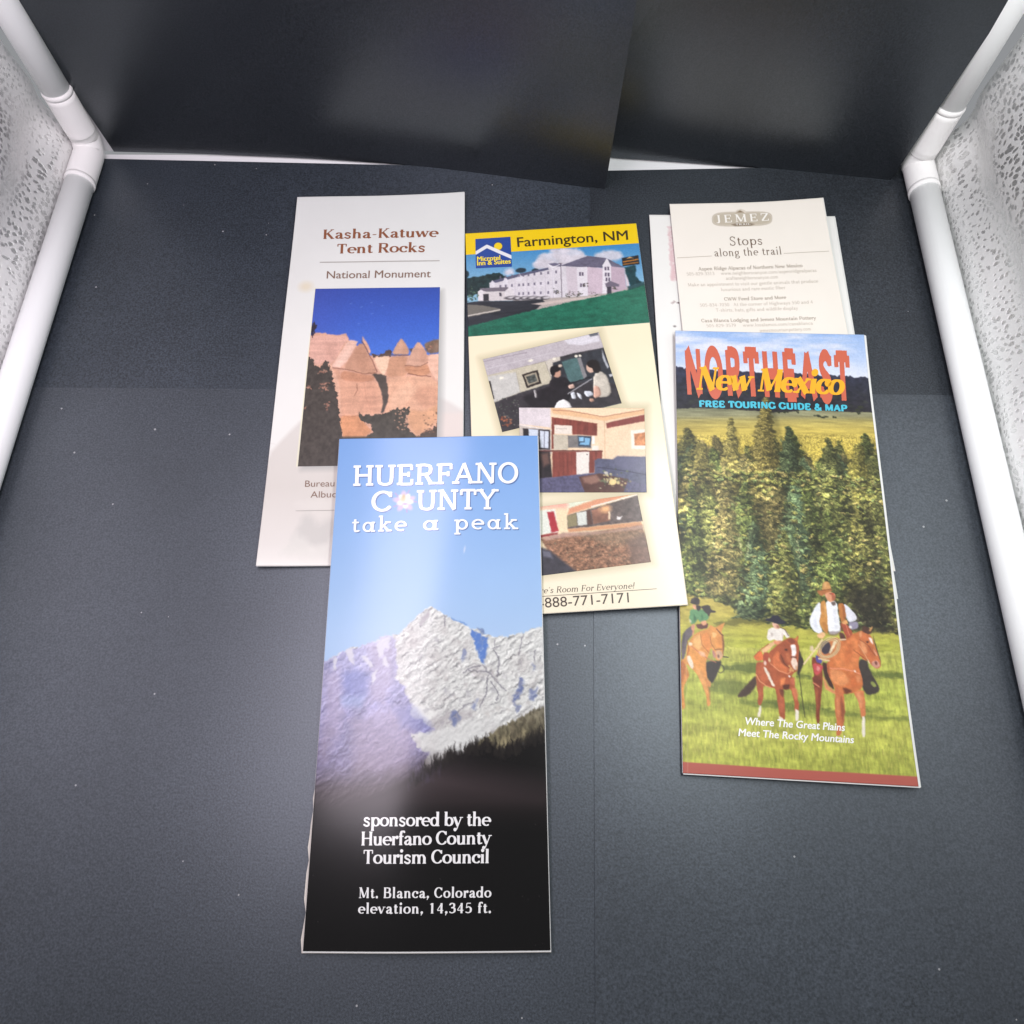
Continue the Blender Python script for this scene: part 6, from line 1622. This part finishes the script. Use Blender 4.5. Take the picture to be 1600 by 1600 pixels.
# ================================================================== mountain brochure, on top
def mountain():
    z5, z6, z7 = zm(500, 670, 4.444), zm(480, 920, 4.103), zm(450, 1150, 3.721)
    C = [(531, 687), (840, 682), (860, 1484.5), (473.5, 1486)]
    p = Panel(C, (.0068, .0080, .0036, .0032), wave=.0006, seed=3)
    p.bow = .0014; p.curl = (.001, .0005, .0008, .0004)
    o = empty('mountain_brochure', tuple(at(670, 1080, .001)), 'glossy blue brochure with a snowy mountain over black forest, nearest the camera', 'brochure', LEAFLETS)
    cv = Canvas(C, 320, 740, (130, 170, 225))
    cv.img = tint(cv.vgrad([(682, (124, 166, 222)), (800, (142, 180, 228)), (950, (166, 198, 234)), (1010, (176, 204, 236))]), cv.noise(80, seed=1), .012)
    # ---- mountain
    sky = [100, 490, 150, 450, 200, 420, 232, 414, 260, 398, 300, 380, 335, 386, 370, 366, 400, 354, 440, 340, 470, 326, 520, 318, 545, 312, 590, 300, 620, 272, 640, 250, 700, 192, 740, 160, 770, 138, 800, 126, 830, 138, 850, 158, 880, 176, 915, 196, 950, 208, 1000, 238, 1050, 266, 1090, 262, 1120, 276, 1145, 300, 1164, 314, 1230, 312, 1290, 320, 1310, 304, 1370, 292, 1400, 286, 1440, 264, 1520, 240]
    ra = cv.noise(30, 9, 5, seed=21, gain=.62, rot=-38); rb = cv.noise(9, 5, 4, seed=22, gain=.6, rot=-55); rc = cv.noise(40, 26, 4, seed=23)
    hgt = (1 - np.abs(2 * ra - 1)) * 1.1 + .4 * (1 - np.abs(2 * rb - 1)) + .5 * rc
    emb = np.zeros_like(hgt); emb[1:-1, 1:-1] = (hgt[2:, 2:] - hgt[:-2, :-2]) + .6 * (hgt[2:, 1:-1] - hgt[:-2, 1:-1])
    snow = np.clip(np.array([218, 220, 215.]) + (np.where(emb > 0, -emb * 118, -emb * 44) * (.35 + 1.1 * cv.noise(46, 34, 3, seed=29)))[..., None] * np.array([1, 1, .95]), 120, 244)
    crag = np.clip((cv.noise(16, 20, 5, seed=25) - .52) * 3.4, 0, 1)[..., None]
    snow = snow * (1 - .4 * crag) + np.array([176, 168, 166.]) * .4 * crag
    snow = tint(snow, cv.noise(2.2, 1.8, 2, seed=28), .10)
    jag = (cv.noise(5, 5, 4, seed=24) - .5) * 4
    cv.poly(z6(*sky, 1600, 900, 1500, 1100, 700, 1240, 40, 1240, 60, 520), snow, soft=.8, rough=jag)
    # pale snowfields at the foot of the wall
    cv.poly(z6(660, 815, 700, 750, 760, 770, 830, 800, 800, 850, 740, 850), (232, 234, 228), soft=2, rough=jag)
    cv.poly(z6(690, 940, 830, 920, 1000, 860, 1200, 836, 1230, 880, 1100, 970, 960, 1050, 820, 1120, 760, 1160, 700, 1010), np.clip(snow * .4 + np.array([216, 218, 214.]) * .6, 0, 255), soft=2, rough=jag * 2)
    cv.poly(z6(760, 870, 900, 800, 1060, 780, 1060, 830, 920, 890, 800, 920), (176, 172, 172), soft=3, a=.65, rough=jag * 2)
    # blue shade on the cliff
    blue = (96, 132, 198)
    cv.poly(z6(1052, 268, 1096, 290, 1150, 330, 1156, 372, 1148, 430, 1142, 496, 1118, 470, 1090, 410, 1060, 340), blue, soft=1, rough=jag)
    cv.poly(z6(1090, 262, 1128, 274, 1146, 304, 1120, 296), (120, 140, 176), soft=1); cv.line(z6(930, 200, 985, 222, 1030, 248), 2.4, (112, 150, 206), a=.8)
    cv.poly(z6(740, 190, 790, 146, 780, 190, 740, 250, 722, 250), (170, 166, 170), soft=1.5, a=.8, rough=jag)
    for P, a in ((z6(980, 450, 1010, 400, 1030, 420, 1000, 480), .6), (z6(1370, 580, 1392, 596, 1370, 690, 1330, 740, 1322, 700), .9), (z6(1330, 740, 1366, 760, 1350, 800, 1332, 780), .7), (z6(1430, 650, 1480, 640, 1460, 720, 1420, 720), .7), (z6(920, 800, 960, 790, 990, 830, 950, 890, 922, 850), .75), (z6(1060, 740, 1090, 720, 1080, 790, 1062, 790), .6), (z6(1440, 480, 1470, 500, 1450, 540), .5)):
        cv.poly(P, (98, 112, 158), soft=1.4, a=a, rough=jag)
    for P in (z6(1130, 510, 1190, 570, 1270, 664), z6(1190, 390, 1226, 440, 1222, 570), z6(1160, 560, 1154, 660, 1110, 770), z6(1180, 600, 1230, 690, 1210, 720), z6(1380, 310, 1356, 440), z6(880, 190, 876, 250), z6(1040, 540, 1160, 540), z6(1000, 550, 1060, 520, 1130, 500), z6(1200, 340, 1196, 390, 1240, 380), z6(940, 830, 1010, 760, 1060, 740), z6(1460, 400, 1450, 470)):
        P = [(x + rnd.uniform(-.6, .6), y + rnd.uniform(-.6, .6)) for x, y in P]
        cv.line(P, 1.5, (112, 110, 120), a=.85)
    for i in range(900):
        x, y = rnd.uniform(560, 1530), rnd.uniform(150, 900)
        L = rnd.uniform(10, 44); an = rnd.choice([-.7, -.5, -.9, 2.2, -.3]) + rnd.uniform(-.25, .25)
        g = rnd.random()
        col = (158, 154, 156) if g < .3 else (180, 178, 178) if g < .6 else (236, 238, 232)
        x2, y2 = x + L * math.cos(an), y + L * math.sin(an)
        skyy = np.interp(x, sky[0::2], sky[1::2])
        if min(y, y2) < skyy + 12 or y2 > 980: continue
        cv.line(z6(x, y, (x + x2) / 2 + rnd.uniform(-4, 4), (y + y2) / 2 + rnd.uniform(-3, 3), x2, y2), rnd.uniform(.5, 1.2), col, a=rnd.uniform(.25, .6))
    for i in range(90):
        x, y = rnd.uniform(600, 1500), rnd.uniform(200, 880)
        if y < np.interp(x, sky[0::2], sky[1::2]) + 22: continue
        s = rnd.uniform(8, 26)
        cv.poly(z6(x, y, x + s, y + s * .5, x + s * .5, y + s * 1.5, x - s * .3, y + s), rnd.choice([(150, 148, 156), (166, 160, 158), (178, 172, 166)]), soft=1.4, a=rnd.uniform(.2, .5), rough=jag * 1.5)
    # ---- shaded western flank, paled by lamp glare painted into the print
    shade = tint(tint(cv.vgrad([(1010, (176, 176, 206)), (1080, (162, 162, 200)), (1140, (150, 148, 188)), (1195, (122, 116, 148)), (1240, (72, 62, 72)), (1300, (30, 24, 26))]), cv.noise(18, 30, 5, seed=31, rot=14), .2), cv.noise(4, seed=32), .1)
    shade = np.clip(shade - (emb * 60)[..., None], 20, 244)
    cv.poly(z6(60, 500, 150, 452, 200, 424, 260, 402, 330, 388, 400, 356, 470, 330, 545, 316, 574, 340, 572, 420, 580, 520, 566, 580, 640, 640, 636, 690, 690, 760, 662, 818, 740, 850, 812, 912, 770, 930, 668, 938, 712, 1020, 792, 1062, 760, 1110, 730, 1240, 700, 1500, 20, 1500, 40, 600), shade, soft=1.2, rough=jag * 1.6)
    glare_rose = cv.vgrad([(1000, (208, 194, 208)), (1100, (198, 182, 200)), (1200, (152, 134, 146)), (1260, (72, 62, 64))])  # lavender veil of the strip light's glare, put into the ink
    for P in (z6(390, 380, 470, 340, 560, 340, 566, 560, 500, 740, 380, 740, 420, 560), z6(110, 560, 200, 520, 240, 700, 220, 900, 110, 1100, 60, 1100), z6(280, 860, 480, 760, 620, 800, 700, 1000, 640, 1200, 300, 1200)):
        cv.poly(P, glare_rose, soft=9, a=.42, rough=jag * 3)
    cv.poly(z6(220, 560, 300, 520, 400, 560, 380, 690, 240, 700), (112, 126, 186), soft=6, a=.5, rough=jag * 2)
    cv.poly(z6(214, 700, 370, 690, 350, 770, 230, 760), (160, 182, 226), soft=5, a=.5); cv.poly(z6(560, 780, 690, 760, 800, 880, 780, 930, 600, 900), (132, 138, 190), soft=5, a=.5)
    for P in (z6(410, 600, 422, 556, 446, 528, 440, 590, 424, 622), z6(356, 440, 380, 430, 420, 500, 404, 516, 376, 486), z6(446, 352, 540, 322, 520, 400, 500, 400, 490, 440, 460, 450), z6(160, 470, 178, 440, 190, 470, 184, 526, 166, 528), z6(240, 410, 290, 384, 300, 494, 280, 480), z6(480, 460, 510, 450, 516, 520, 490, 500), z6(508, 548, 520, 552, 514, 570)):
        cv.poly(P, (222, 222, 226), soft=1, a=.8, rough=jag)
    # ---- forest: lit slope then black spires
    slope = tint(tint(cv.vgrad([(1105, (128, 122, 104)), (1140, (112, 106, 84)), (1170, (104, 98, 74))]), cv.noise(3, 9, 4, seed=41), .4), cv.noise(12, seed=42), .2)
    cv.poly(z6(1600, 740, 1510, 762, 1440, 792, 1340, 850, 1230, 892, 1200, 920, 1130, 962, 1050, 1032, 1010, 1060, 1180, 1060, 1400, 1000, 1600, 940), slope, soft=1, rough=(cv.noise(2.5, 7, 3, seed=44) - .5) * 6)
    for i in range(170):
        x = rnd.uniform(1030, 1560); f = rnd.random()
        y0 = np.interp(x, [1050, 1130, 1230, 1340, 1440, 1510, 1600], [1032, 962, 892, 850, 792, 762, 745]) + f * 150
        h = rnd.uniform(22, 46); v = rnd.uniform(.6, 1.15)
        cv.poly(z6(x, y0 - h * .5, x + 4, y0, x + 7, y0 + h * .6, x - 7, y0 + h * .6, x - 4, y0), (104 * v, 96 * v, 78 * v), soft=.8, a=.7)
    for x, y in ((1240, 1010), (1270, 1000), (1300, 985), (1350, 980), (1390, 930), (1225, 1030), (1260, 985)): cv.blob(*z6(x, y)[0], 2.6, 6, (186, 174, 134), a=.6, soft=.7)
    blk = (14, 11, 11)
    edge = [(700, 1200), (740, 1170), (780, 1150), (820, 1110), (870, 1090), (920, 1060), (960, 1050), (1010, 1040), (1050, 1015), (1100, 1010), (1140, 985), (1180, 985), (1205, 1010), (1250, 1040), (1300, 1010), (1350, 1000), (1400, 975), (1440, 945), (1500, 930), (1560, 905)]
    body = []
    for x, y in edge: body += [x, y + 12]
    body = z6(*body) + z7(1560, 600, 1600, 1400, 0, 1400, 60, 560, 170, 470, 330, 420, 560, 330, 720, 240)
    cv.poly(body, blk, soft=3)
    cv.poly(z7(-20, 300, 250, 360, 560, 300, 760, 200, 800, 160, 1560, 300, 1600, 1400, -20, 1400), cv.vgrad([(1220, (62, 52, 54)), (1275, (30, 24, 24)), (1400, (9, 7, 7))]), soft=22)  # brownish fade to black holds the painted glare's lower end
    cv.poly(z7(-20, 480, 1600, 480, 1600, 1400, -20, 1400), (9, 7, 7), soft=20)
    xs = [e[0] for e in edge]; ys = [e[1] for e in edge]
    for i in range(230):
        x = rnd.uniform(660, 1560); y = float(np.interp(x, xs, ys)) + rnd.uniform(-4, 46)
        h = rnd.uniform(20, 66); w = h * rnd.uniform(.1, .17)
        if i == 0: x, y, h, w = 946, 1060, 72, 8
        if i == 1: x, y, h, w = 905, 1085, 50, 6
        P = [x, y - h]
        k = 5
        rgt, lft = [], []
        for j in range(1, k + 1):
            yy = y - h + h * j / k
            rgt += [(x + w * j / k * rnd.uniform(.7, 1.2), yy), (x + w * j / k * .55, yy)]; lft += [(x - w * j / k * rnd.uniform(.7, 1.2), yy), (x - w * j / k * .55, yy)]
        Q = [(x, y - h)] + rgt + [(x + w, y + 30), (x - w, y + 30)] + lft[::-1]
        v = rnd.uniform(-6, 10)
        cv.poly(z6(*np.array(Q).ravel()), (30 + v, 26 + v, 24 + v * .8), soft=.7, a=.95)
    for i in range(40):
        x = rnd.uniform(640, 860); y = 1170 + rnd.uniform(-40, 90) - (x - 740) * .45
        cv.poly(z6(x, y - 26, x + 5, y + 30, x - 5, y + 30), (66, 58, 70), soft=1, a=.6)
    mp = z6(60, 240, 1560, 120, 1600, 1100, 700, 1240, 40, 1240)
    cv.warp(2.6, 8, 61, mp, 12); cv.warp(1.3, 3, 63, mp, 12)
    # soft printed shadow of the title, columbine flower in place of the letter
    tit = [(('HUERFANO'), z5(232, 403)[0], z5(1375, 384)[0], 32), (('C'), z5(356, 582)[0], z5(497, 579)[0], 31.5), (('UNTY'), z5(674, 575)[0], z5(1240, 569)[0], 31.5)]
    fx, fy = z5(588, 508)[0]
    for k in range(5):
        an = k * 2 * math.pi / 5 - .4
        cv.blob(fx + 9.5 * math.cos(an), fy + 9 * math.sin(an) + 1, 8.6, 4.6, (206, 190, 214), ang=an, soft=.3); cv.line([(fx + 4 * math.cos(an), fy + 4 * math.sin(an)), (fx + 19 * math.cos(an + .5), fy + 18 * math.sin(an + .5))], 2.6, (180, 160, 196), a=.75)
    for k in range(5):
        an = k * 2 * math.pi / 5 + .2
        cv.blob(fx + 6.5 * math.cos(an) + 1, fy + 6 * math.sin(an), 6.6, 4.2, (244, 240, 244), ang=an, soft=.35)
    cv.blob(fx - 2, fy - 3, 4.2, 5, (222, 206, 168), soft=.6); cv.blob(fx - 1, fy - 7, 2.4, 3.4, (206, 186, 150), soft=.6)
    cv.blob(fx + 1, fy + 5, 4, 2, (196, 180, 206), soft=.5)
    # creases and scuffs in the print near the folded edges
    for i in range(26):
        x, y = rnd.uniform(480, 850), rnd.uniform(1280, 1480)
        cv.blob(x, y, rnd.uniform(.4, 1.2), .4, (110, 104, 104), a=.5, ang=rnd.uniform(-1.5, 1.5))
    cv.blob(*z5(1006, 850)[0], 1.4, 5.5, (210, 222, 240), a=.7, ang=.15)
    printed('front_cover', p, cv, P_GLOSS, o, k=.74, dz=0)
    leaf('inner_page', p, M['paper'], o, ztop=-.0003, thick=.0004, ext=(.0001, 0, .0003, .0006))
    leaf('inner_page', p, M['paper'], o, ztop=-.0008, thick=.0004, ext=(.0003, -.0002, .0002, .0002))
    leaf('back_cover', p, M['paper_torn'], o, ztop=-.0013, thick=.0003, ext=(.0001, 0, .0003, .0010), rough=.0012)
    wh = ink('gloss_white_ink', (250, 250, 248), .3, .6)
    shd = ink('blue_shadow_ink', (84, 116, 168), .3, .6)
    T = [(serif_line(s, SLAB, track=.55 if len(s) > 1 else 0), a, b, c) for s, a, b, c in tit]
    T2 = [(serif_line('t@ke', SLAB_LOW, track=1.5), z5(222, 727)[0], z5(604, 719)[0], 24), (serif_line('@', SLAB_LOW), z5(718, 716)[0], z5(824, 713)[0], 24), (serif_line('pe@k', SLAB_LOW, track=1.5), z5(936, 712)[0], z5(1377, 705)[0], 24)]
    off = lambda L, d: [(g, (a[0] + d, a[1] + d), (b[0] + d, b[1] + d), c) for g, a, b, c in L]
    lettering('title_shade', p, o, shd, off(T, 1.6), dz=.00008)
    lettering('title_lettering', p, o, wh, T, dz=.00015)
    lettering('slogan_shade', p, o, shd, off(T2, 1.4), dz=.00008)
    lettering('slogan_lettering', p, o, wh, T2, dz=.00015)
    lettering('sponsor_lettering', p, o, wh, [(serif_line('sponsored by the', ROMAN_BOLD, track=-.2), z7(440, 531)[0], z7(1182, 527)[0], 21.5),
                                             (serif_line('Huerfano County', ROMAN_BOLD, track=-.2), z7(429, 641)[0], z7(1185, 632)[0], 21.5),
                                             (serif_line('Tourism Council', ROMAN_BOLD, track=-.2), z7(441, 746)[0], z7(1168, 742)[0], 21.5)], dz=.00012)
    lettering('caption_lettering', p, o, wh, [(serif_line('Mt. Blanca, Colorado', ROMAN_BOLD, track=.8), z7(416, 943)[0], z7(1183, 939)[0], 16.4),
                                             (serif_line('elevation, 14,345 ft.', ROMAN_BOLD, track=.8), z7(411, 1032)[0], z7(1181, 1028)[0], 16.4)], dz=.00012)


mountain()
